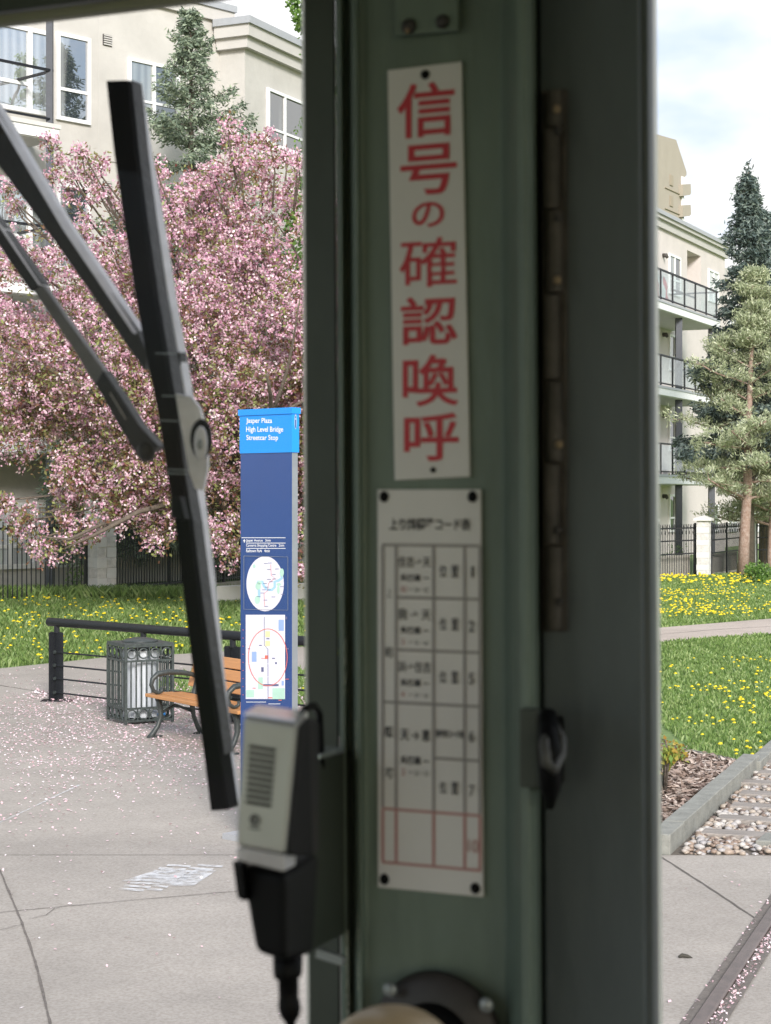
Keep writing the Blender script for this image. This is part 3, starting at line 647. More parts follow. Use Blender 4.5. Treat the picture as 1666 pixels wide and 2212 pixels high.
mb = MB(); z = WA.at(213, 345)[1]; WA.box(mb, WA.at(128)[0], a - .02, z - .012, z + .008, .001, .006); WA.box(mb, a + .02, aR - 2, z - .012, z + .008, .001, .006)
mb.build('control_joint', M['joint'], b1)
# ground floor patio doors seen behind the fence
awin(-60, 172, 1086, 1232, M['pane_blind'], (20, 75, 145), 1182, 0, fw=.10, cells=(0, 1, 2, 3))
def bwin(w, xl, xr, yt, yb, pane, b, mx=(), cy=None, **k):
    a0, z1 = w.at(xl, yt); a1 = w.at(xr)[0]; z0 = w.at(xl, yb)[1]; cr = []
    if cy is not None: es = [a0] + [w.at(m)[0] for m in mx] + [a1]; zc_ = w.at(xl, cy)[1]; cr = [(es[i], es[i + 1], zc_) for i in range(len(es) - 1)]
    return window(w, b, a0, a1, z0, z1, pane, [w.at(m)[0] for m in mx], cr, **k)
bwin(WA, 288, 392, 1118, 1200, M['pane_blind'], b1, (338,), None, fw=.08)
bwin(WB, 575, 668, 189, 312, M['pane_dark'], b1, (612,), 275, fw=.07)
# balconies
aw = WA.at(48)[0]; pr = 1.26; xc = WA.pt(aw, 0, pr); Yc = xc.y
zb = H + (HZ - 303) / F * Yc; zt = H + (HZ - 270) / F * Yc
for i, drop in enumerate((0, 3.15, 6.3)):
    mb = MB(); WA.box(mb, aL, aw, zb - drop, zt - .09 - drop, .002, pr); sl = mb.build('balcony', M['white'], b1)
    mb = MB(); WA.box(mb, aL, aw + .03, zt - .088 - drop, zt - drop, .002, pr + .03); mb.build('deck', M['soffit'], sl)
    mb = MB(); WA.box(mb, aL, aw - .03, zb - .02 - drop, zb - .002 - drop, .004, pr - .03); mb.build('soffit', M['soffit'], sl)
    mb = MB(); p_, q_ = WA.pt(aL, zt + 1.08 - drop, pr - .06), WA.pt(aw - .12, zt + 1.08 - drop, pr - .06)
    mb.bar(p_, q_, .05, .05); mb.bar(q_, WA.pt(aw - .12, zt + 1.08 - drop, .0), .05, .05)
    mb.bar(p_ - Vector((0, 0, .98)), q_ - Vector((0, 0, .98)), .04, .04)
    a = aw - .12
    while a > aL:
        if a < aw - .2: mb.bar(WA.pt(a, zt - drop, pr - .06), WA.pt(a, zt + 1.06 - drop, pr - .06), .04)
        a -= 4.2
    mb.build('railing', M['rail_black'], sl)
mb = MB(); c = WA.pt(aw - .16, 0, pr - .10); mb.box(c.x - .065, c.x + .065, c.y - .065, c.y + .065, .6, ztop - 1); mb.build('column', M['post_grey'], b1)

# ------------------------------------------------------------------ right apartment building
D0 = 66.7; WR = Wall(((1422 - CX) / F * D0, D0), 2650)       # plane of the balcony fronts
DPT = 2.0
b2 = thing('apartment_building', (WR.p.x, WR.p.y, 0), 'greige four storey apartment building with glass balconies behind the pine', 'building', 'apartment buildings')
WF = Wall(xy(WR.pt(0, 0, -DPT)), 2650)
a1e, zr = WF.at(1566, 530); a0e = WF.at(1250)[0]
mb = MB(); WF.box(mb, a0e, a1e, -.1, zr - .14, -10, 0); 
zc0 = WF.at(1422, 491)[1]
nx0, nx1 = WF.at(1484.6)[0], WF.at(1514)[0]
mb = MB(); WF.box(mb, a0e, nx0, -.1, zc0, -10, 0); WF.box(mb, nx1, a1e, -.1, zc0, -10, 0)
nzt = WF.at(1484.6, 540)[1]; nzb = nzt - 3.05
WF.box(mb, nx0, nx1, nzt, zc0, -10, 0); WF.box(mb, nx0, nx1, -.1, nzb, -10, 0); WF.box(mb, nx0, nx1, nzb, nzt, -10, -1.6)
mb.build('wall', M['stucco2'], b2)
mb = MB(); WF.box(mb, a0e, a1e + .1, zc0, (zc0 + zr) / 2, -10, .12); mb.build('cornice', M['trim'], b2)
mb = MB(); WF.box(mb, a0e, a1e + .2, (zc0 + zr) / 2, zr - .16, -10, .24); mb.build('cornice', M['trim'], b2)
mb = MB(); WF.box(mb, a0e, a1e + .28, zr - .16, zr, -10, .32); mb.build('roof_edge', M['flash'], b2)
mb = MB(); WF.box(mb, a1e + .002, a1e + 16, -.1, zr - .9, -12, -1.4); mb.build('wall', M['stucco2'], b2)
mb = MB(); WF.box(mb, a1e + .002, a1e + 16, zr - .9, zr - .4, -12, -1.2); mb.build('cornice', M['trim'], b2)
for i, (yt, yb) in enumerate(((547, 634), (721, 800), (895, 975), (1068, 1150))):
    bwin(WF, 1444, 1468.7, yt, yb, M['pane_dark'], b2, (1456,), yt + (yb - yt) * .62, fw=.09)
for i, (yt, yb) in enumerate(((580, 650), (744, 800), (908, 960), (1090, 1150))):
    bwin(WF, 1529, 1551, yt, yb, M['pane_blind'] if i == 0 else M['pane_dark'], b2, (1540,), None, fw=.09)
WS = Wall(xy(WF.pt(0, 0, -1.4)), 2650)
for i, (yt, yb) in enumerate(((640, 700), (800, 850), (960, 1010), (1095, 1150))):
    bwin(WS, 1572, 1592, yt, yb, M['pane_blind'], b2, (1582,), None, fw=.09)
    bwin(WS, 1625, 1650, yt + 12, yb, M['pane_dark'], b2, (1637,), None, fw=.09)
for yt in (552, 723, 898, 1072):
    a, z = WF.at(1432, yt); mb = MB(); mb.tube([WF.pt(a, z, 0), WF.pt(a, z, .14), WF.pt(a, z - .1, .2)], [.09, .09, .06], 8); mb.build('wall_lamp', M['brass'], b2, smooth_=True)
aend = WR.at(1556)[0]
for i, (yt, yb, yr) in enumerate(((645, 657, 580), (831, 852, 772), (1024, 1042, 959))):
    zt_, zb_, zr_ = WR.at(1422, yt)[1], WR.at(1422, yb)[1] , WR.at(1422, yr)[1]
    zb_ = zt_ - .34
    mb = MB(); WR.box(mb, a0e, aend, zb_, zt_ - .09, -DPT + .002, 0); sl = mb.build('balcony', M['white'], b2)
    mb = MB(); WR.box(mb, a0e, aend - .05, zt_ - .088, zt_, -DPT + .002, .03); mb.build('deck', M['flash'], sl)
    mb = MB(); WR.box(mb, a0e, aend - .06, zb_ - .03, zb_ - .002, -DPT + .004, -.05); mb.build('soffit', M['soffit'], sl)
    rm = MB(); zr_ = zt_ + 1.12
    rm.bar(WR.pt(a0e, zr_, -.08), WR.pt(aend - .08, zr_, -.08), .07, .06); rm.bar(WR.pt(a0e, zt_ + .1, -.08), WR.pt(aend - .08, zt_ + .1, -.08), .05, .05)
    rm.bar(WR.pt(aend - .08, zr_, -.08), WR.pt(aend - .08, zr_, -DPT), .07, .06); rm.bar(WR.pt(aend - .08, zt_ + .1, -.08), WR.pt(aend - .08, zt_ + .1, -DPT), .05, .05)
    for x_ in (1340, 1365, 1390, 1411, 1432, 1457.6, 1483.4, 1506.7, 1530, 1552):
        a = WR.at(x_)[0]; rm.bar(WR.pt(a, zt_, -.08), WR.pt(a, zr_, -.08), .06)
    if i == 0: rm.bar(WR.pt(WR.at(1484)[0], zt_ + .72, -.5), WR.pt(WR.at(1528)[0], zt_ + .72, -.5), .06)
    rm.build('railing', M['rail_black'], sl)
    gm = MB(); WR.box(gm, a0e, aend - .1, zt_ + .14, zr_ - .05, -.088, -.074); gm.build('glass_panel', M['railglass'], sl)
for x_ in (1482, 1552):
    a = WR.at(x_)[0]; c = WR.pt(a, 0, -.28); mb = MB(); mb.box(c.x - .12, c.x + .12, c.y - .12, c.y + .12, 0, WR.at(1422, 657)[1] - .02); mb.build('column', M['post_grey'], b2)
# balcony things
a = WR.at(1440)[0]; zt3 = WR.at(1422, 645)[1]
fl = thing('flag', WR.pt(a, zt3 + .2, -.3), 'red and white flag hanging behind the glass of the top balcony', 'flag')
mb = MB(); 
for k, (u0, u1, mi) in enumerate(((-1.0, -.45, 1), (-.45, .55, 0), (.55, 1.0, 1))):
    pts = []
    for j in range(7):
        z = zt3 + .98 - j * .13
        for uu in (u0, u1): pts.append(WR.pt(a + uu * .8 + j * .07, z, -.26 + .03 * math.sin(j * 1.3 + uu * 5)))
    mb.add(pts, [(2 * j, 2 * j + 1, 2 * j + 3, 2 * j + 2) for j in range(6)], mi)
mb.build('cloth', [M['canvas_white'], M['canvas_red']], fl)
def patio_chair(c, rz, label, group=None):
    t = thing('patio_chair', c, label, 'chair', group, rz)
    m = MB(); m.box(-.25, .25, -.25, .25, .42, .46); m.build('seat', M['wicker'], t, False)
    m = MB(); m.box(-.25, .25, .22, .26, .46, .95); m.build('backrest', M['wicker'], t, False)
    for sx in (-1, 1):
        for sy in (-1, 1):
            m = MB(); m.bar((sx * .23, sy * .23, 0), (sx * .23, sy * .23, .42), .035); m.build('leg', M['rail_black'], t, False)
    return t
z2 = WR.at(1422, 1024)[1]; patio_chair(WR.pt(WR.at(1446)[0], z2, -1.0), R(-40), 'dark patio chair behind the glass of the lowest balcony')
z3 = WR.at(1422, 1024)[1]; c = WR.pt(WR.at(1526)[0], z3, -.7)
gr = thing('barbecue', c, 'black hooded barbecue at the right end of the lowest balcony', 'barbecue')
mb = MB(); mb.tube([c + Vector((-.5, 0, 1.0)), c + Vector((.5, .05, 1.0))], .26, 12); mb.build('hood', M['black'], gr)
mb = MB(); mb.box(c.x - .45, c.x + .45, c.y - .22, c.y + .22, z3 + .1, z3 + .8); mb.build('cabinet', M['black'], gr)

# ------------------------------------------------------------------ distant tower
TD = 262.0; WT = Wall(((1415 - CX) / F * TD, TD), 2900)
tw = thing('apartment_tower', (WT.p.x, WT.p.y, 0), 'tall tan concrete tower with a slanting top, far beyond the right building', 'building', 'apartment buildings')
def wtp(x, y): a, z = WT.at(x, y); return WT.pt(a, z)
out = [wtp(1300, 1040), wtp(1478, 1040), wtp(1478, 520), wtp(1478, 384), wtp(1483.5, 378), wtp(1483.5, 371), wtp(1461, 302), wtp(1416, 289), wtp(1300, 255)]
mb = MB(); mb.slab(out, -WT.n.to_3d() * 22 if hasattr(WT.n, 'to_3d') else Vector((-WT.n.x * 22, -WT.n.y * 22, 0))); mb.build('wall', M['tower'], tw)
for y_ in (399, 444, 489, 534, 579, 624, 669, 714, 759, 804, 849, 894, 939, 984):
    mb = MB(); o_ = [wtp(1467, y_), wtp(1484, y_ - 1), wtp(1485, y_ + 19), wtp(1482, y_ + 23), wtp(1467, y_ + 25)]
    mb.slab([p + Vector((WT.n.x, WT.n.y, 0)) * .6 for p in o_], Vector((-WT.n.x * 12, -WT.n.y * 12, 0))); mb.build('balcony', M['tower'], tw)
    if y_ < 560:
        mb = MB(); a0, z1 = WT.at(1446.5, y_ - 22); a1 = WT.at(1453)[0]; WT.box(mb, a0, a1, z1 - 1.5, z1, .01, .14); w_ = mb.build('window', M['tower_dark'], tw)
        mb = MB(); a0, z0 = WT.at(1436, y_ + 5); a1 = WT.at(1467)[0]; WT.box(mb, a0, a1, z0 - .12, z0, .01, .16); mb.build('band', M['tower_dark'], tw)
        mb = MB(); a0, z1 = WT.at(1471.5, y_ - 18); a1 = WT.at(1480)[0]; WT.box(mb, a0, a1, z1 - 1.2, z1, .01, .2); p_ = mb.build('window', M['white'], tw)
# ------------------------------------------------------------------ stone piers and iron fences
def pier(c, h, wd, rz, label):
    t = thing('stone_pier', (c.x, c.y, c.z), label, 'pier', 'white block piers of the fence', rz)
    n = int(h / .19); hh = h / n; hw = wd / 2
    sm, rg = MB(), MB()
    for k in range(n):
        m, q = ((sm, rg) if k % 2 else (rg, sm)); z0, z1 = -.05 + k * hh if k == 0 else k * hh, (k + 1) * hh - .006
        e = .004 if k % 2 else .012
        # long block showing on one pair of faces, header on the other
        m.box(-hw + e, hw - e, -hw + e, -.002, z0, z1); q.box(-hw + .006, hw - .006, .002, hw - .006, z0, z1)
        sm.box(-hw + .02, hw - .02, -hw + .02, hw - .02, z1, z1 + .006)
    sm.build('block', M['stone_smooth'], t, False, bevel=.006); rg.build('block', M['stone_rough'], t, False, bevel=.01)
    m = MB(); e = hw + .07; m.box(-e, e, -e, e, h, h + .07); m.prism([(-e, -e), (e, -e), (e, e), (-e, e)], h + .07, h + .071)
    m.add([(-e, -e, h + .071), (e, -e, h + .071), (e, e, h + .071), (-e, e, h + .071), (0, 0, h + .17)], [(0, 1, 4), (1, 2, 4), (2, 3, 4), (3, 0, 4)])
    m.build('cap', M['stone_smooth'], t, False)
    return t
def zt_(v): return Vector((v.x, v.y, terr(v.x, v.y)))
pc = G(212, 1294); PL_ = pier(pc + Vector((0, .25, 0)), 1.9, .44, R(0), 'white block pier at the bend of the fence under the pink tree')
PL_.rotation_euler = (0, 0, R(-46))
pB = G(455, 1262)
def fence(p, q, h, label, pitch=.10, scroll=False, base=True, sag=.17, low=.0):
    p, q = zt_(p), zt_(q); t = thing('iron_fence', p, label, 'fence', 'black iron picket fences')
    d = (q - p); L_ = math.hypot(d.x, d.y); e = Vector((d.x / L_, d.y / L_, 0)); n = int(L_ / pitch)
    z0 = min(p.z, q.z) + low
    mb = MB()
    for i in range(n + 1):
        c = p + e * (i * L_ / n); c.z = z0; mb.bar(c + Vector((0, 0, .10)), c + Vector((0, 0, h)), .016, .016, up=(e.x, e.y, 0))
        if scroll and i % 2 == 0 and i < n:
            pts = [c + e * (.05 * math.sin(k * .9)) + Vector((0, 0, h - .02 - .045 * k)) for k in range(8)]; mb.tube(pts, .009, 4)
    mb.build('pickets', M['rail_black'], t)
    for zz in (sag, h - .12) + ((h - .5,) if scroll else ()):
        m = MB(); a, b = p.copy(), q.copy(); a.z = b.z = z0 + zz; m.bar(a, b, .035, .04); m.build('rail', M['rail_black'], t)
    k = max(1, round(L_ / 2.4))
    for i in range(k + 1):
        c = p + e * (L_ * i / k); c.z = z0; m = MB(); m.bar(c, c + Vector((0, 0, h + .03)), .055, .055, up=(e.x, e.y, 0)); m.build('post', M['rail_black'], t)
    if base:
        m = MB(); a, b = p.copy(), q.copy(); a.z = b.z = z0 - .08; nn_ = Vector((-e.y, e.x, 0)) * .05
        m.hexa([a - nn_, b - nn_, b + nn_, a + nn_] + [v + Vector((0, 0, .17)) for v in (a - nn_, b - nn_, b + nn_, a + nn_)]); m.build('footing', M['concrete_base'], t)
    return t
dA = Vector((4600 - CX, F, 0)).normalized(); dB = Vector((2500 - CX, F, 0)).normalized()
pc0 = Vector((pc.x, pc.y + .25, 0))
fence(pc0 - dA * 9, pc0 - dA * .33, 1.75, 'black picket fence in front of the patio doors, left of the corner pier')
fence(pc0 + dB * .30, pc0 + dB * 9.5, 1.75, 'black picket fence running away to the right of the corner pier')
pier(pc0 + dB * 9.9 + Vector((0, 0, .6)), 1.9, .44, 0, 'white block pier behind the branches, second from the left').rotation_euler = (0, 0, R(-65))
# low dark planter lid and rail behind fence
c = G(290, 1262); 
t = thing('planter_box', (c.x, c.y + 2.2, .6), 'long dark low planter box behind the picket fence', 'planter')
m = MB(); m.prism([(-.9 - .0, -.2), (2.0, 1.2), (1.85, 1.5), (-1.05, .1)], .5, .74); m.build('box', M['dark_metal'], t, False)
for u_, v_ in ((-.8, -.1), (1.7, 1.2)):
    m = MB(); m.box(u_ - .05, u_ + .05, v_ - .05, v_ + .05, 0, .5); m.build('leg', M['dark_metal'], t, False)
m = MB(); w0 = G(468, 1306); w1 = G(560, 1310)
rw = [xy(w0), (w0.x + 2.6, w0.y + .3), (w0.x + 2.6, w0.y + .5), (w0.x, w0.y + .25)]
m.prism(rw, .3, lambda p: .98 if p[0] > w0.x + 1 else .90); tag(m.build('retaining_wall', M['stone_smooth'], bevel=.01), 'low white retaining wall behind the crabapple trunk', 'wall')
# lounge chair behind the left fence
c = Vector((pc0.x, pc0.y, .6)) - dA * 3.4 + Vector((-.5, 1.2, 0))
t = thing('lounge_chair', c, 'black wicker lounge chair with striped cushion behind the left fence', 'chair', rz=R(15))
m = MB()
prof = [(-1.1, .95), (-.8, .55), (-.5, .36), (.0, .30), (.5, .30), (.85, .42), (1.1, .72)]
for s in (-.3, -.15, 0, .15, .3): m.tube([(x_, s, z_) for x_, z_ in prof], .022, 5)
for i in range(len(prof) - 1):
    for k in range(3):
        f = k / 3; x_ = prof[i][0] * (1 - f) + prof[i + 1][0] * f; z_ = prof[i][1] * (1 - f) + prof[i + 1][1] * f; m.tube([(x_, -.31, z_), (x_, .31, z_)], .015, 5)
m.build('frame', M['wicker'], t, False)
m = MB()
for k in range(7): m.tube([(-.75 + k * .2, -.26, .47 + (.08 if k == 0 else 0)), (-.75 + k * .2, .26, .47 + (.08 if k == 0 else 0))], .085, 8)
m.build('cushion', M['cushion'], t, False, True)
for sx, sy in ((-.7, -.28), (-.7, .28), (.7, -.28), (.7, .28)):
    m = MB(); m.bar((sx, sy, 0), (sx, sy, .33), .04); m.build('leg', M['wicker'], t, False)

# right-hand piers and fence
rp = [G(1523, 1246), G(1622, 1236), G(1404, 1252)]
for c, lab in zip(rp, ('white block pier standing left of the pine trunk', 'white block pier between the two pine trunks', 'white block pier half hidden by the streetcar door edge')):
    pier(Vector((c.x, c.y + .2, 0)), 1.72, .40, R(-20), lab)
fence(Vector((rp[2].x + .3, rp[2].y + .25, 0)), Vector((rp[0].x - .25, rp[0].y + .3, 0)), 1.62, 'black fence with curled tops left of the pine', .11, True, False, .72)
fence(Vector((rp[0].x + .25, rp[0].y + .3, 0)), Vector((rp[1].x - .25, rp[1].y + .3, 0)), 1.62, 'black fence with curled tops behind the pine trunk', .11, True, False, .72)
fence(Vector((rp[1].x + .25, rp[1].y + .3, 0)), Vector((rp[1].x + 4, rp[1].y + 1, 0)), 1.62, 'black fence with curled tops at the right edge of the frame', .11, True, False, .72)
for (u0, u1) in ((rp[2], rp[0]), (rp[0], rp[1])):
    m = MB(); p_, q_ = Vector((u0.x + .3, u0.y + .7, 0)), Vector((u1.x - .3, u1.y + .7, 0)); e = (q_ - p_).normalized(); n_ = Vector((-e.y, e.x, 0)) * .05; k = int((q_ - p_).length / .14)
    for i in range(k): a = p_ + e * (.14 * i); b = a + e * .132; m.hexa([a, b, b + n_, a + n_] + [v + Vector((0, 0, .66)) for v in (a, b, b + n_, a + n_)])
    tag(m.build('board_fence', M['siding']), 'low weathered board fence %s' % ('left of the stone pier' if u0 is rp[2] else 'behind the pine trunk'), 'fence')

# ------------------------------------------------------------------ trees
def limb(mb, p, d, L_, r, bend, n=6, rt=.25):
    pts, rad = [Vector(p)], [r]; d = Vector(d).normalized()
    for i in range(n):
        d = (d + Vector(bend) / n + Vector((random.gauss(0, .09), random.gauss(0, .09), random.gauss(0, .07)))).normalized()
        pts.append(pts[-1] + d * L_ / n); rad.append(r * (1 - (1 - rt) * (i + 1) / n))
    mb.tube(pts, rad, 7); return pts
# crabapple
tb = G(618, 1335); tb.z = terr(tb.x, tb.y)
ct = thing('crabapple_tree', tb, 'large crabapple tree covered in pink blossom in front of the cream building', 'tree')
mb = MB(); lobes = []
tr0 = [tb + Vector((0, 0, -.1)), tb + Vector((-.05, .0, .5)), P(600, 1275, tb.y), P(585, 1230, tb.y)]
mb.tube(tr0, [.24, .20, .18, .17], 10)
stem = P(585, 1230, tb.y)
visible_limb = [P(598, 1262, tb.y), P(556, 1228, tb.y - .1), P(522, 1198, tb.y - .2), P(488, 1170, tb.y - .4), P(440, 1130, tb.y - .7), P(380, 1085, tb.y - 1)]
mb.tube(visible_limb, [.12, .115, .10, .09, .07, .05], 8)
mb.tube([P(380, 1085, tb.y - 1), P(300, 1105, tb.y - 1.5), P(215, 1150, tb.y - 1.8), P(140, 1185, tb.y - 2)], [.05, .04, .03, .012], 7)
mb.tube([P(225, 1130, tb.y - 1.8), P(150, 1165, tb.y - 2), P(95, 1160, tb.y - 2.2)], [.03, .022, .012], 7)
# crown envelope, metres around the crown centre
cc = Vector((-1.8, tb.y, 4.7)); rx, ry, rz_ = 6.4, 2.5, 3.2
def env(v):   # inside test with an uneven surface
    q = Vector(((v.x - cc.x) / rx, (v.y - cc.y) / ry, (v.z - cc.z) / rz_)); r = q.length
    if r < 1e-3: return -1
    u_ = q / r; return r - (.92 + .16 * noise.noise(u_ * 2.3 + Vector((5, 1, 2))) + .10 * noise.noise(u_ * 6))
cands = []
while len(cands) < 620:
    v = Vector((random.uniform(-1, 1) * rx * 1.1 + cc.x, random.uniform(-1, 1) * ry * 1.1 + cc.y, random.uniform(-1, 1) * rz_ * 1.1 + cc.z))
    e_ = env(v)
    if e_ < 0 and e_ > -.75 and v.z > 1.8 + .35 * noise.noise(v): cands.append((v, random.uniform(.30, .55)))
spikes = [(108, 305), (122, 340), (150, 372), (172, 330), (190, 372), (212, 345), (60, 395), (15, 405), (235, 420), (205, 410), (330, 358), (338, 395), (318, 430), (395, 420), (432, 378), (450, 400), (492, 262), (500, 300), (515, 335), (498, 350), (470, 360), (540, 305), (572, 300), (585, 335), (610, 330), (640, 345), (30, 440), (90, 420), (270, 450), (370, 440), (560, 350), (145, 410), (110, 375)]
for (x_, y_) in spikes: cands.append((P(x_ + 2, y_ + 8, tb.y + random.uniform(-1.2, .8)), random.uniform(.17, .24)))
hang = [(30, 1150), (75, 1185), (110, 1200), (160, 1175), (200, 1160), (250, 1120), (300, 1105), (325, 1150), (340, 1180), (360, 1150), (390, 1120), (420, 1150), (450, 1165), (480, 1190), (500, 1150), (505, 1205), (10, 1100), (60, 1130), (140, 1130), (550, 1160), (640, 1150), (645, 1250)]
for (x_, y_) in hang: cands.append((P(x_, y_ - 12, tb.y + random.uniform(-2.0, -.5)), random.uniform(.20, .34)))
for k in range(14):
    a_ = 2 * math.pi * k / 14 + random.uniform(-.2, .2); tgt = Vector((cc.x + math.cos(a_) * rx * random.uniform(.4, .85), cc.y + math.sin(a_) * ry * .7, random.uniform(3.2, 7.2)))
    d = tgt - stem; pts = limb(mb, stem + Vector((random.uniform(-.08, .08), 0, random.uniform(-.1, .4))), d + Vector((0, 0, 1.2)), d.length, .10, (d.x * .05, d.y * .05, -.35), 7, .2)
    for q in range(5):
        s_ = pts[random.randint(2, 6)]; limb(mb, s_, Vector((random.gauss(0, 1), random.gauss(0, .8), random.uniform(.1, 1.2))), random.uniform(1.0, 2.2), .035, (0, 0, .2), 5, .2)
near = sorted(cands, key=lambda t_: t_[0].y)
for v, r_ in random.sample(cands, 170) + cands[620:]:
    d = (v - cc); mb.tube([v - d * .16 + Vector((0, 0, -.25)), v - d * .05 + Vector((random.uniform(-.1, .1), 0, -.05)), v + Vector((0, 0, r_ * .6))], [.018, .014, .006], 5)
mb.build('trunk', M['bark'], ct, smooth_=True)
fl_, lf_ = [], []
for v, r_ in cands:
    big = r_ > .27; n1 = int(r_ ** 2 * 2150) if big else int(r_ ** 2 * 4600)
    sub = np.array(v) + rand_dirs(max(3, n1 // 12)) * (rng.uniform(.3, 1, (max(3, n1 // 12), 1)) * r_ * 1.1)    # flower clusters
    idx = rng.integers(0, len(sub), n1); c = sub[idx] + rand_dirs(n1) * rng.uniform(.02, .10, (n1, 1))
    fl_.append(c); n2 = int(n1 * (.62 if v.z < 5.0 else .32)); lf_.append(np.array(v) + rand_dirs(n2) * (rng.uniform(.1, 1, (n2, 1)) * r_ * 1.15))
c = np.concatenate(fl_); print('petals', len(c)); kk = kites(c, rng.uniform(.030, .066, len(c)), rng.uniform(.026, .052, len(c)))
crown = quads('crown', kk, M['blossom'], ct, off=tuple(tb))
c = np.concatenate(lf_); kk = kites(c, rng.uniform(.06, .11, len(c)), rng.uniform(.028, .05, len(c)))
quads('leaves', kk, M['bronze'], ct, off=tuple(tb))

def spruce(base, height, rad, label, m, name='spruce_tree', seed=1, dens=1.0, blade=.11, first=.1, leader=.35, pw=.8):
    random.seed(seed); t = thing(name, base, label, 'tree', 'evergreen trees'); mb = MB()
    top = Vector((base.x, base.y, base.z + height)); mb.tube([base, base.lerp(top, .5), top], [height * .017, height * .009, .012], 8)
    cs, axs = [], []
    z = base.z + height * first; 
    while z < top.z - leader * .4:
        f = (top.z - z) / height; r = rad * (f ** pw) * random.uniform(.75, 1.1) + .10; k = random.randint(5, 7)
        a0 = random.uniform(0, 6.28)
        for i in range(k):
            a_ = a0 + 6.283 * i / k + random.uniform(-.25, .25); rr_ = r * random.uniform(.55, 1.25); lift = .35 if f < .25 else (-.05 if f < .55 else -.28)
            d = Vector((math.cos(a_), math.sin(a_), lift)); n_ = max(4, int(rr_ / .13)); p = Vector((base.x, base.y, z + random.uniform(-.12, .12))); pts = [p.copy()]
            for j in range(n_):
                dd = Vector((d.x, d.y, d.z + .38 * (j / n_) ** 2)).normalized(); p = p + dd * rr_ / n_; pts.append(p.copy())
                w = rr_ * .36 * math.sin(math.pi * min(1, (j + 1.2) / (n_ + .6))) ** .8 + .05
                for sgn in (-1, 1):
                    side = Vector((-d.y, d.x, 0)) * sgn; nt_ = max(2, int(w / .085 * dens)); tw_ = (side * .8 + Vector((dd.x, dd.y, 0)) * .65).normalized()
                    for q in range(nt_):
                        g = w * (q + .5) / nt_; c_ = p + tw_ * g + Vector((0, 0, -g * g * .35 - g * .12)); cs.append(c_); axs.append(tw_ + Vector((0, 0, -.35)))
            mb.tube([pts[0], pts[len(pts) // 2], pts[-1]], [.008 * rr_ + .012, .012, .005], 5)
            cs.append(pts[-1]); axs.append(d)
        z += max(.22, min(.46, .62 * (.40 + f)))
    for q in range(5): cs.append(top + Vector((0, 0, -.1 * q))); axs.append(Vector((random.gauss(0, .4), random.gauss(0, .4), .8)))
    mb.build('trunk', M['bark'], t, smooth_=True)
    c = np.array([tuple(v) for v in cs]); a_ = np.array([tuple(v) for v in axs]); rep = 7
    c = np.repeat(c, rep, 0); a_ = np.repeat(a_, rep, 0); n_ = len(c)
    a_ = a_ + rng.normal(0, .55, (n_, 3)); c = c + rng.normal(0, blade * .45, (n_, 3)) + np.array([0, 0, -.02])
    quads('crown', kites(c, rng.uniform(.8, 1.5, n_) * blade, rng.uniform(.22, .42, n_) * blade, a_), m, t, off=tuple(base)); print(label, n_)
    return t
sd_ = 38.5; sb = Vector(((413 - CX) / F * sd_, sd_, .6)); spruce(sb, H + (HZ - 24) / F * sd_ - .6, 4.1, 'tall blue green spruce in front of the cream building', M['spruce'], seed=3, first=.12, pw=.92)
sd_ = 58.5; sb = Vector(((1617 - CX) / F * sd_, sd_, 0)); spruce(sb, H + (HZ - 352) / F * sd_, 2.9, 'dark spruce with a bare tip rising above the pine', M['spruce2'], seed=5, dens=.8, blade=.17, leader=.9, pw=1.05, first=.32)
sd_ = 60; sb = Vector(((1672 - CX) / F * sd_, sd_ + 1.5, 0)); spruce(sb, H + (HZ - 440) / F * sd_, 2.8, 'shorter dark spruce at the right edge of the frame', M['spruce2'], seed=8, dens=.8, blade=.17, pw=1.0, first=.3)

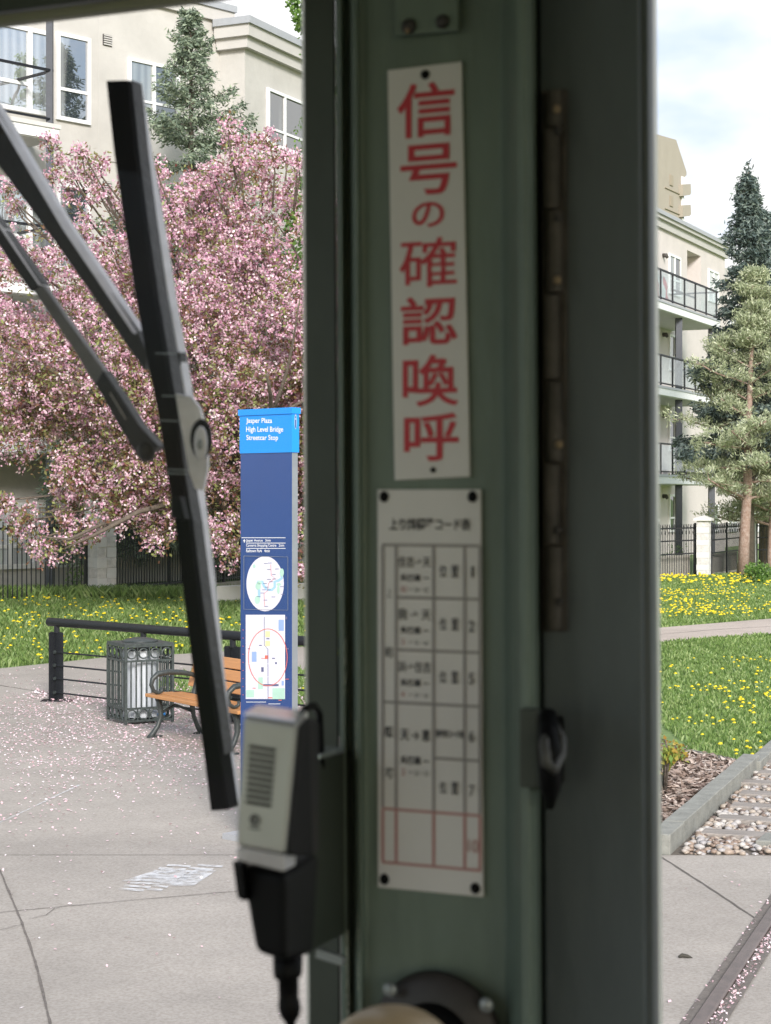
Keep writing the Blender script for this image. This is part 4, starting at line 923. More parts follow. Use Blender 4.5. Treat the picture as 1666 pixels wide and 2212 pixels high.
def pine(base, height, label, seed, rad, kpx=1.0, lean=0):
    random.seed(seed); t = thing('pine_tree', base, label, 'tree', 'evergreen trees'); mb = MB()
    top = base + Vector((lean, 0, height)); spine = [base.lerp(top, f) + Vector((random.uniform(-.05, .05), 0, 0)) for f in (0, .15, .3, .45, .6, .75, .9, 1)]
    spine[0] = base.copy(); mb.tube(spine, [.19 * kpx, .16 * kpx, .14 * kpx, .115 * kpx, .09 * kpx, .065, .04, .02], 9)
    cs, axs = [], []; z = height * .25
    while z < height:
        f = z / height; p0 = base.lerp(top, f); prof = (1.0 if f < .6 else 1.0) * min(1, (1 - f) * 1.55 + .06) * (1 if f > .25 else .85)
        for i in range(random.randint(3, 4)):
            a_ = random.uniform(0, 6.28); L_ = rad * prof * random.uniform(.6, 1.15); d = Vector((math.cos(a_), math.sin(a_), .22 if f < .5 else .55))
            n_ = 6; pts = [p0.copy()]; dd = d.normalized()
            for j in range(n_):
                dd = (dd + Vector((random.gauss(0, .1), random.gauss(0, .1), random.gauss(0, .06) + (-.05 if j < 3 else .08)))).normalized(); pts.append(pts[-1] + dd * L_ / n_)
                if j >= 1:
                    for q in range(5):
                        s_ = Vector((random.gauss(0, 1), random.gauss(0, 1), random.uniform(-.1, .6))).normalized() * random.uniform(.15, .55) * (L_ / rad + .35); e_ = pts[-1] + s_
                        if random.random() < .35: mb.tube([pts[-1], e_], [.012, .006], 4)
                        for w_ in range(6): cs.append(e_ + Vector((random.gauss(0, .11), random.gauss(0, .11), random.gauss(0, .05)))); axs.append(s_.normalized() + Vector((0, 0, .5)))
            mb.tube(pts, [.045 * (1 - f) + .012 - .004 * j * (1 - f) for j in range(7)], 6)
        z += random.uniform(.42, .62)
    mb.build('trunk', M['pinebark'], t, smooth_=True)
    c = np.array([tuple(v) for v in cs]); a_ = np.array([tuple(v) for v in axs]); c = np.repeat(c, 6, 0); a_ = np.repeat(a_, 6, 0); n_ = len(c)
    a_ = a_ + rng.normal(0, .6, (n_, 3)); c = c + rng.normal(0, .06, (n_, 3))
    quads('crown', kites(c, rng.uniform(.10, .20, n_), rng.uniform(.022, .042, n_), a_), M['pine'], t, off=tuple(base)); print(label, n_)
    return t
pb = G(1597, 1243); pine(Vector((pb.x, pb.y - .6, 0)), H + (HZ - 585) / F * pb.y, 'yellow green pine with orange trunk beside the block pier', 11, 2.5, lean=.35)
pb = G(1657, 1238); pine(Vector((pb.x, pb.y - .4, 0)), 6.2, 'smaller slender pine at the right edge of the frame', 12, 1.9, .55, lean=.1)

def leafy(base, lobes, name, label, cat, m, nper, ls, group=None, trunkto=None):
    t = thing(name, base, label, cat, group); mb = MB(); V_ = []
    for v, r_ in lobes:
        mid = base.lerp(v, .55) + Vector((0, 0, .1)); mb.tube([base if trunkto is None else trunkto, mid if trunkto is None else trunkto.lerp(v, .5), v], [.035 if r_ > .2 else .012, .02 if r_ > .2 else .008, .004], 5)
        n_ = nper; c = np.array(v) + rand_dirs(n_) * (rng.uniform(0, 1, (n_, 1)) ** .6 * r_); V_.append(c)
    if trunkto is not None: mb.tube([base, trunkto], [.14, .06], 8)
    mb.build('trunk', M['bark'], t, smooth_=True); c = np.concatenate(V_)
    quads('crown', kites(c, rng.uniform(.7, 1.3, len(c)) * ls, rng.uniform(.5, .9, len(c)) * ls), m, t, off=tuple(base)); return t
dp = 37.0; lb = [(P(x_, y_, dp + random.uniform(-.5, .5)), r_) for x_, y_, r_ in ((640, 12, .22), (648, 40, .18), (652, 58, .16), (645, -20, .3), (648, 395, .16), (636, 440, .2), (618, 465, .13), (640, 480, .2), (650, 520, .3), (625, 495, .12), (640, 560, .22), (648, 600, .25), (690, 300, .6), (700, 450, .8), (720, 560, .9), (700, 100, .6), (740, 200, .7))]
b_ = Vector(((715 - CX) / F * dp, dp, .3)); leafy(b_, lb, 'leafy_tree', 'slender tree with fresh green leaves half hidden by the pillar', 'tree', M['leafgreen'], 170, .085, trunkto=P(712, 60, dp))
c = G(1638, 1262); lb = [(c + Vector((random.uniform(-.35, .35), random.uniform(-.25, .25), random.uniform(.15, .5))), .2) for _ in range(14)]
leafy(c, lb, 'shrub', 'small round green shrub at the foot of the second pier', 'shrub', M['leafgreen'], 110, .07)
c = G(1436, 1720); lb = [(c + Vector((random.uniform(-.20, .06), random.uniform(-.12, .35), random.uniform(.08, .38))), .075) for _ in range(16)]
leafy(c, lb, 'shrub', 'knee high green and golden leaved shrub in the mulch beside the door edge', 'shrub', M['leafgold'], 26, .06)
c = G(1450, 1655); lb = [(c + Vector((random.uniform(-.28, .12), random.uniform(-.1, .3), random.uniform(.05, .22))), .07) for _ in range(9)]
leafy(c, lb, 'shrub', 'small orange tipped shrub at the lawn edge of the mulch', 'shrub', M['leafgold'], 22, .05)
for i, (x_, y_, h_, lab) in enumerate(((1462, 1240, .9, 'tall thin weeds with white flower heads left of the stone pier'), (1430, 1244, .7, 'weedy clump beside the streetcar door edge'), (175, 1290, .55, 'tall grass tuft left of the corner pier'))):
    c = G(x_, y_); t = thing('weed_clump', c, lab, 'plant', 'weeds at the fence foot'); m = MB(); c2 = []
    for k in range(26):
        a_ = random.uniform(0, 6.28); e_ = c + Vector((math.cos(a_) * .35 * random.random(), math.sin(a_) * .3 * random.random(), h_ * random.uniform(.4, 1))); m.tube([c + Vector((random.uniform(-.25, .25), 0, 0)), e_], [.008, .003], 4); c2.append(e_)
    m.build('stem', M['leafgreen'], t); c2 = np.repeat(np.array([tuple(v) for v in c2]), 5, 0) + rng.normal(0, .05, (130, 3)); quads('leaves', kites(c2, .07, .03), M['leafgreen'], t, off=tuple(c))

# ------------------------------------------------------------------ handrail by the path
h0, h1 = G(123, 1510), None
z_r = .96
pL = P(107, 1342, 22.8); pL = Vector((pL.x, 22.75, z_r))
def rail_at(x_, yy): d = (H - z_r) * F / (yy - HZ); return Vector(((x_ - CX) / F * d, d, z_r))
pL = rail_at(106, 1343); pR = rail_at(518, 1374); e = (pR - pL).normalized(); pE = pL + e * ((pR - pL).length + 2.6)
hr = thing('handrail', (pL.x, pL.y, 0), 'black steel handrail with four thin rods along the edge of the plaza', 'railing')
m = MB(); m.tube([pL, pE], .052, 14); m.build('top_rail', M['rail_black'], hr, smooth_=True)
def rod_x(x_):    # point on the rail line seen at column x_
    k = (x_ - CX) / F; u_ = (k * pL.y - pL.x) / (e.x - k * e.y); return pL + e * u_
nrm = Vector((-e.y, e.x, 0))
for x_ in (123, 310, 503, 720):
    c = rod_x(x_); g = 0.0
    m = MB(); w = .115; 
    m.hexa([Vector((c.x, c.y, 0)) + e * s0 * w + nrm * s1 * .012 + Vector((0, 0, z0)) for z0 in (0, .84) for s0, s1 in ((-1, -1), (1, -1), (1, 1), (-1, 1))])
    m.hexa([Vector((c.x, c.y, 0)) + e * (-.035 + s0 * .008) + nrm * s1 * .09 + Vector((0, 0, z0)) for z0 in (.001, .838) for s0, s1 in ((-1, -1), (1, -1), (1, 1), (-1, 1))])
    m.box(c.x - .18, c.x + .18, c.y - .12, c.y + .12, .0, .018)
    po = m.build('post', M['rail_black'], hr)
    m = MB(); m.tube([Vector((c.x, c.y, .83)), Vector((c.x, c.y, z_r - .03))], .035, 8); m.build('bracket', M['rail_black'], po)
    for zz in (.60, .44, .28, .11):
        m = MB(); m.tube([Vector((c.x, c.y, zz)) - nrm * .02, Vector((c.x, c.y, zz)) - nrm * .045], .022, 8); m.build('bolt', M['iron'], po)
for zz in (.60, .44, .28, .11):
    m = MB(); a, b = rod_x(123).copy(), pE.copy(); a.z = b.z = zz; m.tube([a - nrm * .02, b - nrm * .02], .011, 6); m.build('rod', M['rail_black'], hr)

# ------------------------------------------------------------------ litter bin
bc = G(272, 1569); ph = R(29); s = .545
bt = thing('litter_bin', bc, 'square black iron litter bin with rings and a grey liner beside the handrail', 'litter bin', rz=ph)
# local frame: corner at origin, x along the right face, y along the left face (away)
Hb = .86; W = M['iron_bin']
m = MB()
for (a, b) in (((0, 0), (s, 0)), ((s, 0), (s, s)), ((s, s), (0, s)), ((0, s), (0, 0))):
    for z in (.05, .185, .70, Hb): m.bar((a[0], a[1], z), (b[0], b[1], z), .018, .022)
for cx_, cy_ in ((0, 0), (s, 0), (s, s), (0, s)): m.bar((cx_, cy_, .02), (cx_, cy_, Hb + .01), .026)
m.build('frame', W, bt, False)
for f_, (o_, dx, dy) in enumerate((((0, 0), 1, 0), ((s, 0), 0, 1), ((0, s), 1, 0), ((0, 0), 0, 1))):
    m = MB()
    for k in range(1, 9): u = s * k / 9; m.bar((o_[0] + dx * u, o_[1] + dy * u, .185), (o_[0] + dx * u, o_[1] + dy * u, .70), .013)
    for k in range(1, 4): u = s * k / 4; [m.bar((o_[0] + dx * u, o_[1] + dy * u, z0), (o_[0] + dx * u, o_[1] + dy * u, z1), .012) for z0, z1 in ((.05, .185), (.70, Hb))]
    for k in range(4):
        for zc_ in (.118, .78): m.ring((o_[0] + dx * s * (k + .5) / 4, o_[1] + dy * s * (k + .5) / 4, zc_), (dx, dy, 0), (0, 0, 1), .053, .009, 18)
    m.build('side_grille', W, bt, False)
m = MB(); cyl = [(s / 2 + .205 * math.cos(6.2832 * k / 36) * (1 if k % 2 else .97), s / 2 + .205 * math.sin(6.2832 * k / 36) * (1 if k % 2 else .97)) for k in range(36)]
m.prism(cyl, .07, .80); m.build('liner', M['galv'], bt, False)
m = MB(); m.box(-.01, s + .01, -.01, s + .01, Hb + .012, Hb + .028); m.build('lid', W, bt, False)
m = MB(); m.dome((s / 2, s / 2, Hb + .028), (1, 0, 0), (0, 1, 0), (0, 0, 1), .2, .2, .05, 20, 4); m.build('lid_dome', M['iron'], bt, False, True)
m = MB(); m.box(.08, s - .08, .08, s - .08, 0, .05); m.build('base', M['dark_metal'], bt, False)
m = MB(); m.dome((s * .80, .05, .09), (1, 0, 0), (0, 1, 0), (0, 0, 1), .05, .035, .07, 10, 4)
m.build('litter', mat('blue plastic', (.04, .2, .5), .4), bt, False, True)

# ------------------------------------------------------------------ bench
f1 = G(341, 1594); f2 = G(506, 1632); ex = (f2 - f1); ex.z = 0; Lb = ex.length; ang = math.atan2(ex.y, ex.x)
bn = thing('park_bench', (f1.x, f1.y, 0), 'wooden slat bench with black cast iron arms next to the litter bin', 'bench', rz=ang)
# local: x along the bench, y = back direction (left of x)
Wd = M['orange_wood']
for k in range(4):
    m = MB(); y0 = -.06 + k * .112; z0 = .425 - (.0 if k else .012) - k * .006
    m.box(-.17, Lb + .17, y0, y0 + .098, z0, z0 + .035); m.build('seat_slat', Wd, bn, False, bevel=.006)
for k in range(3):
    m = MB(); z0 = .50 + k * .118; y0 = .44 + k * .035; m.hexa([(-.17, y0, z0), (Lb + .17, y0, z0), (Lb + .17, y0 + .035, z0 - .01), (-.17, y0 + .035, z0 - .01), (-.17, y0 + .03, z0 + .105), (Lb + .17, y0 + .03, z0 + .105), (Lb + .17, y0 + .065, z0 + .095), (-.17, y0 + .065, z0 + .095)])
    m.build('back_slat', Wd, bn, False, bevel=.006)
def sweep(m, pts, w, h):
    for a, b in zip(pts[:-1], pts[1:]): m.bar(a, b, w, h, up=(1, 0, 0))
for xx in (0, Lb):
    m = MB()
    front = [(xx, -.10, .0), (xx, -.055, .05), (xx, .0, .12), (xx, .035, .22), (xx, .03, .33), (xx, -.0, .405)]
    m.tube(front, [.035, .03, .026, .028, .03, .028], 8); m.tube([(xx, -.12, .012), (xx, -.03, .012), (xx, .05, .012)], [.02, .018, .016], 6)
    backl = [(xx, .52, .0), (xx, .47, .08), (xx, .42, .2), (xx, .40, .32), (xx, .42, .42), (xx, .47, .6), (xx, .54, .84)]
    m.tube(backl, [.035, .026, .024, .03, .03, .026, .02], 8); m.tube([(xx, .42, .012), (xx, .5, .012), (xx, .60, .012)], [.016, .018, .02], 6)
    m.tube([(xx, -.02, .405), (xx, .2, .39), (xx, .44, .40)], .024, 8)
    m.tube([(xx, .03, .25), (xx, .2, .33), (xx, .40, .25)], .016, 6)
    m.build('leg', M['iron'], bn, False, True)
    m = MB(); arm = [(xx, .47, .60), (xx, .40, .635), (xx, .28, .66), (xx, .12, .675), (xx, .0, .66), (xx, -.06, .61), (xx, -.075, .55), (xx, -.05, .49), (xx, .0, .46), (xx, .05, .48), (xx, .05, .52)]
    m.tube(arm, [.018, .024, .028, .03, .03, .028, .024, .022, .02, .018, .014], 8); m.build('armrest', M['iron'], bn, False, True)

# ------------------------------------------------------------------ streetcar stop totem
sg = thing('wayfinding_sign', G(631, 1838), 'tall narrow blue street sign with two maps and white lettering', 'sign')
S0 = Vector(sg.location); ps = R(43); fe = Vector((-math.cos(ps), math.sin(ps), 0)); fn_ = Vector((-math.sin(ps), -math.cos(ps), 0)); dk = -fn_
Yf = S0.y
wS = None
def plane_at(x_, yy, off=0.0):       # point of the sign's front face seen at (x_, yy)
    p0 = S0 + fn_ * off; k = (x_ - CX) / F; det = k * -fe.y + fe.x; Y = (p0.x * -fe.y + p0.y * fe.x) / det
    return Vector((k * Y, Y, H + (HZ - yy) / F * Y))
wS = (plane_at(520, 1000) - S0); wS.z = 0; wS = wS.length; th = .062
ztopS = plane_at(631, 880).z; zcap = plane_at(631, 977).z
def sbox(m, u0, u1, t0, t1, z0, z1):
    g = lambda u, t_, z: Vector((S0.x, S0.y, 0)) + fe * u - fn_ * t_ + Vector((0, 0, z))
    m.hexa([g(u0, t0, z0), g(u1, t0, z0), g(u1, t1, z0), g(u0, t1, z0), g(u0, t0, z1), g(u1, t0, z1), g(u1, t1, z1), g(u0, t1, z1)])
m = MB(); sbox(m, .006, wS, .004, th, .02, zcap); m.build('body', M['sign_side'], sg)
m = MB(); sbox(m, .004, wS, .0, .004, .25, zcap - .001); m.build('front_panel', M['sign_navy'], sg)
m = MB(); sbox(m, -.004, wS + .004, -.006, th + .004, zcap, ztopS - .045); m.build('head', M['sign_bright'], sg)
m = MB(); sbox(m, -.012, wS + .012, -.014, th + .012, ztopS - .044, ztopS); m.build('cap', M['sign_bright'], sg)
m = MB(); sbox(m, -.05, wS + .13, -.06, th + .06, 0, .05); m.build('base', M['flash'], sg)
m = MB(); fh = lambda x_, y_: plane_at(x_, y_, .009)
put_text(m, 'Jasper Plaza', fh, 532, 588, 903, 917, .012); put_text(m, 'High Level Bridge', fh, 532, 612, 921.5, 936.5, .012); put_text(m, 'Streetcar Stop', fh, 532.5, 601, 939.5, 954, .012)
f3 = lambda x_, y_: plane_at(x_, y_, .002)
put_text(m, 'Jasper Avenue   3min', f3, 532, 585, 1164.5, 1171.5, .01); put_text(m, 'Canterra Shopping Centre   2min', f3, 532, 614, 1175, 1182.5, .008); put_text(m, 'Railtown Park   4min', f3, 532, 583, 1186.5, 1193, .01)
for y_ , x0_ in ((1161.5, 522), (1173, 532), (1184.5, 532)): put_rect(m, f3, x0_, 617, y_ - .5, y_ + .7)
m.add([f3(525, 1169), f3(528, 1164.5), f3(531, 1169)], [(0, 1, 2)]); put_rect(m, f3, 527.2, 528.8, 1167, 1172)
put_rect(m, f3, 532, 575, 1516, 1517); put_rect(m, f3, 580, 606, 1520, 1521)
m.build('lettering', M['sign_white'], sg, fix=False)
# round emblem on the narrow side of the head
m = MB(); sideo = lambda u, v, q=.0: Vector((S0.x, S0.y, 0)) + fe * (-.0045 - q) - fn_ * (th / 2 + u) + Vector((0, 0, (ztopS + zcap) / 2 + .06 + v))
m.add([sideo(.012 * math.cos(6.283 * k / 24), .055 * math.sin(6.283 * k / 24)) for k in range(24)], [tuple(range(24))], 0)
m.add([sideo(.005 * math.cos(6.283 * k / 12), .008 * math.sin(6.283 * k / 12) + .03, .001) for k in range(12)], [tuple(range(12))], 1); m.add([sideo(-.005, -.045, .001), sideo(.005, -.045, .001), sideo(.005, .012, .001), sideo(-.005, .012, .001)], [(0, 1, 2, 3)], 1)
m.build('emblem', [M['map_bblue'], M['sign_navy']], sg, fix=False)
mats_map = [M['map_paper'], M['map_green'], M['map_blue'], M['map_bblue'], M['map_yellow'], M['map_red'], M['map_ink'], M['sign_white']]
def ell(m, cx_, cy_, rx_, ry_, off, mi, n=36, a0=0, a1=6.2832):
    f = lambda x_, y_: plane_at(x_, y_, off); m.add([f(cx_ + rx_ * math.cos(a0 + (a1 - a0) * k / n), cy_ - ry_ * math.sin(a0 + (a1 - a0) * k / n)) for k in range(n)], [tuple(range(n))], mi)
def ribbon(m, pts, w, off, mi):
    f = lambda x_, y_: plane_at(x_, y_, off); n = len(pts); A, B = [], []
    for i in range(n):
        dx = pts[min(i + 1, n - 1)][0] - pts[max(i - 1, 0)][0]; dy = pts[min(i + 1, n - 1)][1] - pts[max(i - 1, 0)][1]; l_ = math.hypot(dx, dy) or 1
        ox, oy = -dy / l_ * w / 2, dx / l_ * w / 2; A.append(f(pts[i][0] + ox, pts[i][1] + oy)); B.append(f(pts[i][0] - ox, pts[i][1] - oy))
    m.add(A + B, [(i, i + 1, n + i + 1, n + i) for i in range(n - 1)], mi)
m = MB(); cX, cY = 573, 1261
m.add([f3(530, 1525), f3(626, 1525), f3(626, 1202), f3(530, 1202)], [], 0)
ell(m, cX, cY, 40.5, 59.5, .003, 0)
def V5(x_, y_): return (536.8 - 0.0 + (x_ - 225) * .1929, 1201.5 + (y_ - 320) * .1962)   # crop px -> picture px
river = [V5(*p) for p in ((330, 830), (345, 760), (345, 690), (320, 640), (335, 600), (380, 600), (400, 650), (440, 690), (490, 690), (520, 660), (520, 600), (560, 590), (600, 560), (590, 510), (600, 470))]
ribbon(m, river, 5.5, .0036, 2)
for p, a, b in (((335, 650), 6, 8), ((325, 800), 6, 9), ((600, 500), 4.5, 9), ((560, 690), 3, 9), ((290, 430), 3, 4), ((565, 630), 5, 3), ((350, 610), 5, 4)): ell(m, *V5(*p), a, b, .0040, 1, 14)
ribbon(m, [V5(*p) for p in ((475, 410), (480, 530), (520, 560), (450, 620), (440, 700), (400, 730), (405, 870))], .8, .0046, 5)
for p in ((420, 400), (465, 395), (455, 465), (545, 460), (510, 520), (515, 570), (455, 575), (480, 600), (410, 620), (430, 660), (400, 690), (455, 690), (600, 655), (380, 725), (505, 768), (415, 803), (425, 873), (610, 740), (340, 765)): x_, y_ = V5(*p); put_rect(m, lambda a, b: plane_at(a, b, .0052), x_ - 4, x_ + 4, y_ - .5, y_ + .5, 6)
# square map
q = lambda x_, y_: (531 + (x_ - 218) * .2205, 1327 + (y_ - 960) * .1970)
put_rect(m, lambda a, b: plane_at(a, b, .003), 531, 616, 1328, 1510, 0)
W_ = lambda a, b: plane_at(a, b, .0042)
for xx in (330, 400, 465, 530, 598): x_, _ = q(xx, 0); put_rect(m, lambda a, b: plane_at(a, b, .0036), x_ - .9, x_ + .9, 1328.5, 1509.5, 7)
for yy in (1130, 1320, 1500, 1645): _, y_ = q(0, yy); put_rect(m, lambda a, b: plane_at(a, b, .0039), 531.5, 615.5, y_ - 1.1, y_ + 1.1, 7)
for (x0_, x1_, y0_, y1_, mi) in ((540, 592, 1020, 1140, 3), (278, 325, 1370, 1480, 3), (410, 458, 1145, 1210, 4), (410, 458, 1250, 1310, 4), (340, 385, 1650, 1780, 1), (480, 600, 1770, 1890, 1), (222, 300, 1790, 1870, 1), (570, 592, 1690, 1740, 3), (605, 640, 1330, 1345, 6), (420, 450, 1222, 1232, 6), (370, 395, 1540, 1590, 6), (475, 505, 1438, 1448, 6), (505, 525, 1485, 1505, 6), (602, 625, 985, 1015, 6), (350, 375, 1296, 1306, 6), (240, 260, 1332, 1342, 6), (390, 540, 1725, 1748, 6), (405, 440, 1410, 1450, 5), (605, 640, 1668, 1674, 5), (285, 315, 1766, 1774, 5), (435, 480, 1870, 1880, 5), (540, 570, 1898, 1906, 5), (370, 405, 1440, 1446, 5)):
    a_, b_ = q(x0_, y0_); c_, d_ = q(x1_, y1_); put_rect(m, W_, a_, c_, b_, d_, mi)
ribbon(m, [q(*p) for p in ((400, 985), (400, 1300), (435, 1340), (437, 1890))], 1.1, .0048, 6)
rc = [(q(434, 0)[0] + 42 * math.cos(6.2832 * k / 48), 1420 + 61.5 * math.sin(6.2832 * k / 48)) for k in range(49)]; ribbon(m, rc, 1.5, .0055, 5)
for k in range(9): y_ = 1360 + k * 17.5; put_rect(m, lambda a, b: plane_at(a, b, .003), 524.5, 526, y_, y_ + 1.5, 5)
m.build('map', mats_map, sg, fix=False)
m = MB()
ribbon(m, [(527, 1201), (622, 1203), (622, 1318), (527, 1316), (527, 1201)], .9, .0062, 0); m.build('map_frame', M['sign_side'], sg, fix=False)

# ------------------------------------------------------------------ the streetcar cab the picture is taken from
cab = thing('streetcar', C(0, -1.5, 0), 'dark green streetcar cab seen from inside, with corner pillar, windows and wiper', 'streetcar')
KL = .0059
def lean(v): return v + C(-(v.z - H) * KL, 0, 0) - C(0, 0, 0)
ZF, ZS, ZC = .95, 2.05, 3.25
def extr(name, prof, mt, z0=ZS - .3, z1=ZC, parent=cab, close=True, bev=0, smooth_=False):
    """vertical moulding: prof = list of (picture column, distance from the camera plane of the cab)"""
    ab = [(AX(x_, b_), b_) for x_, b_ in prof]; m = MB(); n = len(ab)
    lo = [lean(C(a, b, z0)) for a, b in ab]; hi = [lean(C(a, b, z1)) for a, b in ab]
    m.add(lo + hi, [(i, (i + 1) % n, n + (i + 1) % n, n + i) for i in range(n if close else n - 1)] + [tuple(range(n))[::-1], tuple(range(n, 2 * n))]); return m.build(name, mt, parent, bevel=bev, smooth_=smooth_)
extr('window_frame', [(663, 1.16), (663.5, 1.07), (726, 1.062), (730, 1.075), (730, 1.16)], M['green_dark'])
extr('pillar', [(730.5, 1.16), (730.5, 1.062), (735, 1.050), (742, 1.048), (749, 1.056), (750, 1.066), (760, 1.066), (762, 1.052), (768, 1.042), (776, 1.040), (784, 1.046), (788, 1.0475), (1088, 1.0475), (1096, 1.040), (1106, 1.026), (1122, 1.016), (1140, 1.014), (1154, 1.020), (1162, 1.032), (1165, 1.05), (1165, 1.16)], M['green'], bev=.0012)
extr('door_panel', [(1169, 1.16), (1169, 1.052), (1172, 1.046), (1386, 1.046), (1390, 1.052), (1405, 1.052), (1414, 1.058), (1416, 1.065), (1417, 1.16)], M['grey_green'], bev=.0015)
aPL, aPR = AX(661, 1.16), AX(1419, 1.16)
extr('door_backing', [(1140, 1.12), (1140, 1.155), (1200, 1.155), (1200, 1.12)], M['black'])
extr('window_reveal', [(1417.3, 1.066), (1425, 1.16), (1417.3, 1.16)], M['reveal'])  # pale strips stand in for the bright lit edges beside the panes
extr('window_reveal', [(662.7, 1.072), (662.7, 1.16), (656.5, 1.16)], M['reveal'])
# header over the left pane
zh = CI(0, 56, 1.075).z; zg = CI(0, 44, 1.16).z
m = MB(); A0, A1 = -1.16, aPL + .002; q = [(1.045, zh + .001), (1.075, zh), (1.16, zg), (1.16, ZC - .002), (1.045, ZC - .002)]
m.slab([C(A0, b_, z_) for b_, z_ in q], C(A1, 0, 0) - C(A0, 0, 0)); m.build('header', M['green_dark'], cab, bevel=.002)
m = MB(); m.cbox(-1.16, aPL + .001, 1.034, 1.0445, CI(0, 53, 1.034).z, CI(0, 31, 1.034).z); m.build('header_lip', M['lip'], cab, bevel=.002)
m = MB(); m.tube([C(-1.1 + i * .02, 1.075, zh + .0007 * math.sin(i * 1.7) + .0006 * random.random()) for i in range(32)], .0012, 6); m.build('seal', M['rubber'], cab, smooth_=True)
m = MB(); m.cbox(aPR, 1.16, 1.045, 1.16, zh + .06, ZC - .002); m.build('header', M['green_dark'], cab)
# shell: front apron, sides, roof, floor, rear wall
m = MB(); m.cbox(-1.16, 1.16, 1.05, 1.158, .45, ZS - .3); m.cbox(-1.16, aPL, 1.05, 1.158, ZS - .299, ZS); m.cbox(aPR, 1.16, 1.05, 1.158, ZS - .299, ZS); m.build('front_panel', M['green'], cab)
m = MB(); m.cbox(-1.22, 1.22, -4.3, 1.161, ZC, ZC + .08); m.build('roof', M['cabin'], cab)
m = MB(); m.cbox(-1.16, 1.16, -4.3, 1.049, ZF - .1, ZF); m.build('floor', M['dark_metal'], cab)
for sgn in (-1, 1):
    m = MB(); a0, a1 = sorted((sgn * 1.16, sgn * 1.21)); m.cbox(a0, a1, -4.3, 1.16, .45, 1.75); m.cbox(a0, a1, -4.3, 1.16, 2.90, ZC - .001)
    for b0 in (-4.3, -2.6, -.95, .75): m.cbox(a0, a1, b0, b0 + (.2 if b0 < .5 else .41), 1.751, 2.899)
    m.build('side_wall', M['cabin'], cab)
m = MB(); m.cbox(-1.16, 1.16, -4.36, -4.3, .45, 1.75); m.cbox(-1.16, 1.16, -4.36, -4.3, 2.9, ZC); m.cbox(-1.16, -.9, -4.36, -4.3, 1.751, 2.899); m.cbox(.9, 1.16, -4.36, -4.3, 1.751, 2.899); m.build('rear_wall', M['cabin'], cab)
for a0, a1 in ((-1.16, -1.08), (1.08, 1.16), (.36, .52)):
    m = MB(); m.cbox(a0, a1, 1.046, 1.16, ZS + .001, zh + (.0129 if a1 < 0 else .059)); m.build('corner_post', M['green_dark'], cab)
m = MB(); m.cbox(-1.08, aPL + .004, 1.125, 1.130, ZS, zg + .002); m.build('windshield', M['glass'], cab)
m = MB(); m.cbox(aPR - .004, .36, 1.125, 1.130, ZS, zh + .06); m.build('windshield', M['glass'], cab)
# fixings at the top of the pillar
f = lambda x_, y_: CI(x_, y_, 1.044)
m = MB(); m.slab([f(858, 81), f(995, 69), f(995, -60), f(858, -60)], C(0, -.004, 0) - C(0, 0, 0)); br = m.build('bracket_plate', M['green'], cab, bevel=.0012)
nf = C(0, -1, 0)
ue, ze = C(1, 0, 0), Vector((0, 0, 1))
for x_, y_, r_ in ((884, 57, .0048), (957, 47, .0044)):
    m = MB(); m.dome(CI(x_, y_, 1.0395), ue, ze, nf, r_, r_, .004, 14, 4); m.build('screw', M['dark_metal'], br, smooth_=True)
m = MB(); m.dome(CI(880, 67, 1.037), ue, ze, nf, .0018, .0018, .002, 8, 3); m.build('screw', M['brass2'], br)  # tiny brassy dot standing in for an orange highlight on the dark screw
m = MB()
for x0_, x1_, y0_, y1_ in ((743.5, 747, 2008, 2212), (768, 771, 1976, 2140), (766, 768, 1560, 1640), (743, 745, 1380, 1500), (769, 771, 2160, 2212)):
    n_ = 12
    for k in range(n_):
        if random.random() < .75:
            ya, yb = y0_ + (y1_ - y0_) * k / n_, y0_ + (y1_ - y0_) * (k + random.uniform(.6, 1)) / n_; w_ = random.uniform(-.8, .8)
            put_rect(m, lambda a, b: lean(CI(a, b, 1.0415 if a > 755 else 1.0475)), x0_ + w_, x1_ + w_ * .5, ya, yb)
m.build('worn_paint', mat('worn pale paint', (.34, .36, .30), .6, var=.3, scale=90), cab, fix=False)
# long hinge
hg = [195, 278, 454, 635, 822, 1000, 1178, 1364]
m = MB(); m.cbox(AX(1172, 1.044), AX(1226, 1.044), 1.042, 1.0458, CI(1200, 1364, 1.044).z, CI(1200, 195, 1.044).z); hi_ = m.build('hinge', M['brass'], cab, bevel=.001)
for i in range(7):
    y0, y1 = hg[i] + 2, hg[i + 1] - 2; xk = 1192 if i % 2 else 1199
    m = MB(); p0, p1 = CI(xk, y1, 1.037), CI(xk, y0, 1.037); m.tube([p0, p1], .0052, 12); m.build('knuckle', M['brass'], hi_, smooth_=False, bevel=.0008)
for x_, y_ in ((1203, 236), (1206, 282), (1206, 470), (1204, 605), (1207, 1145), (1210, 1300), (1208, 960)):
    m = MB(); m.dome(CI(x_, y_, 1.0315 if y_ in (236, 605, 960) else 1.0312), ue, ze, nf, .0026, .0026, .0016, 10, 3); m.build('screw', M['brass2'] if y_ in (236, 605, 960) else M['dark_metal'], hi_)
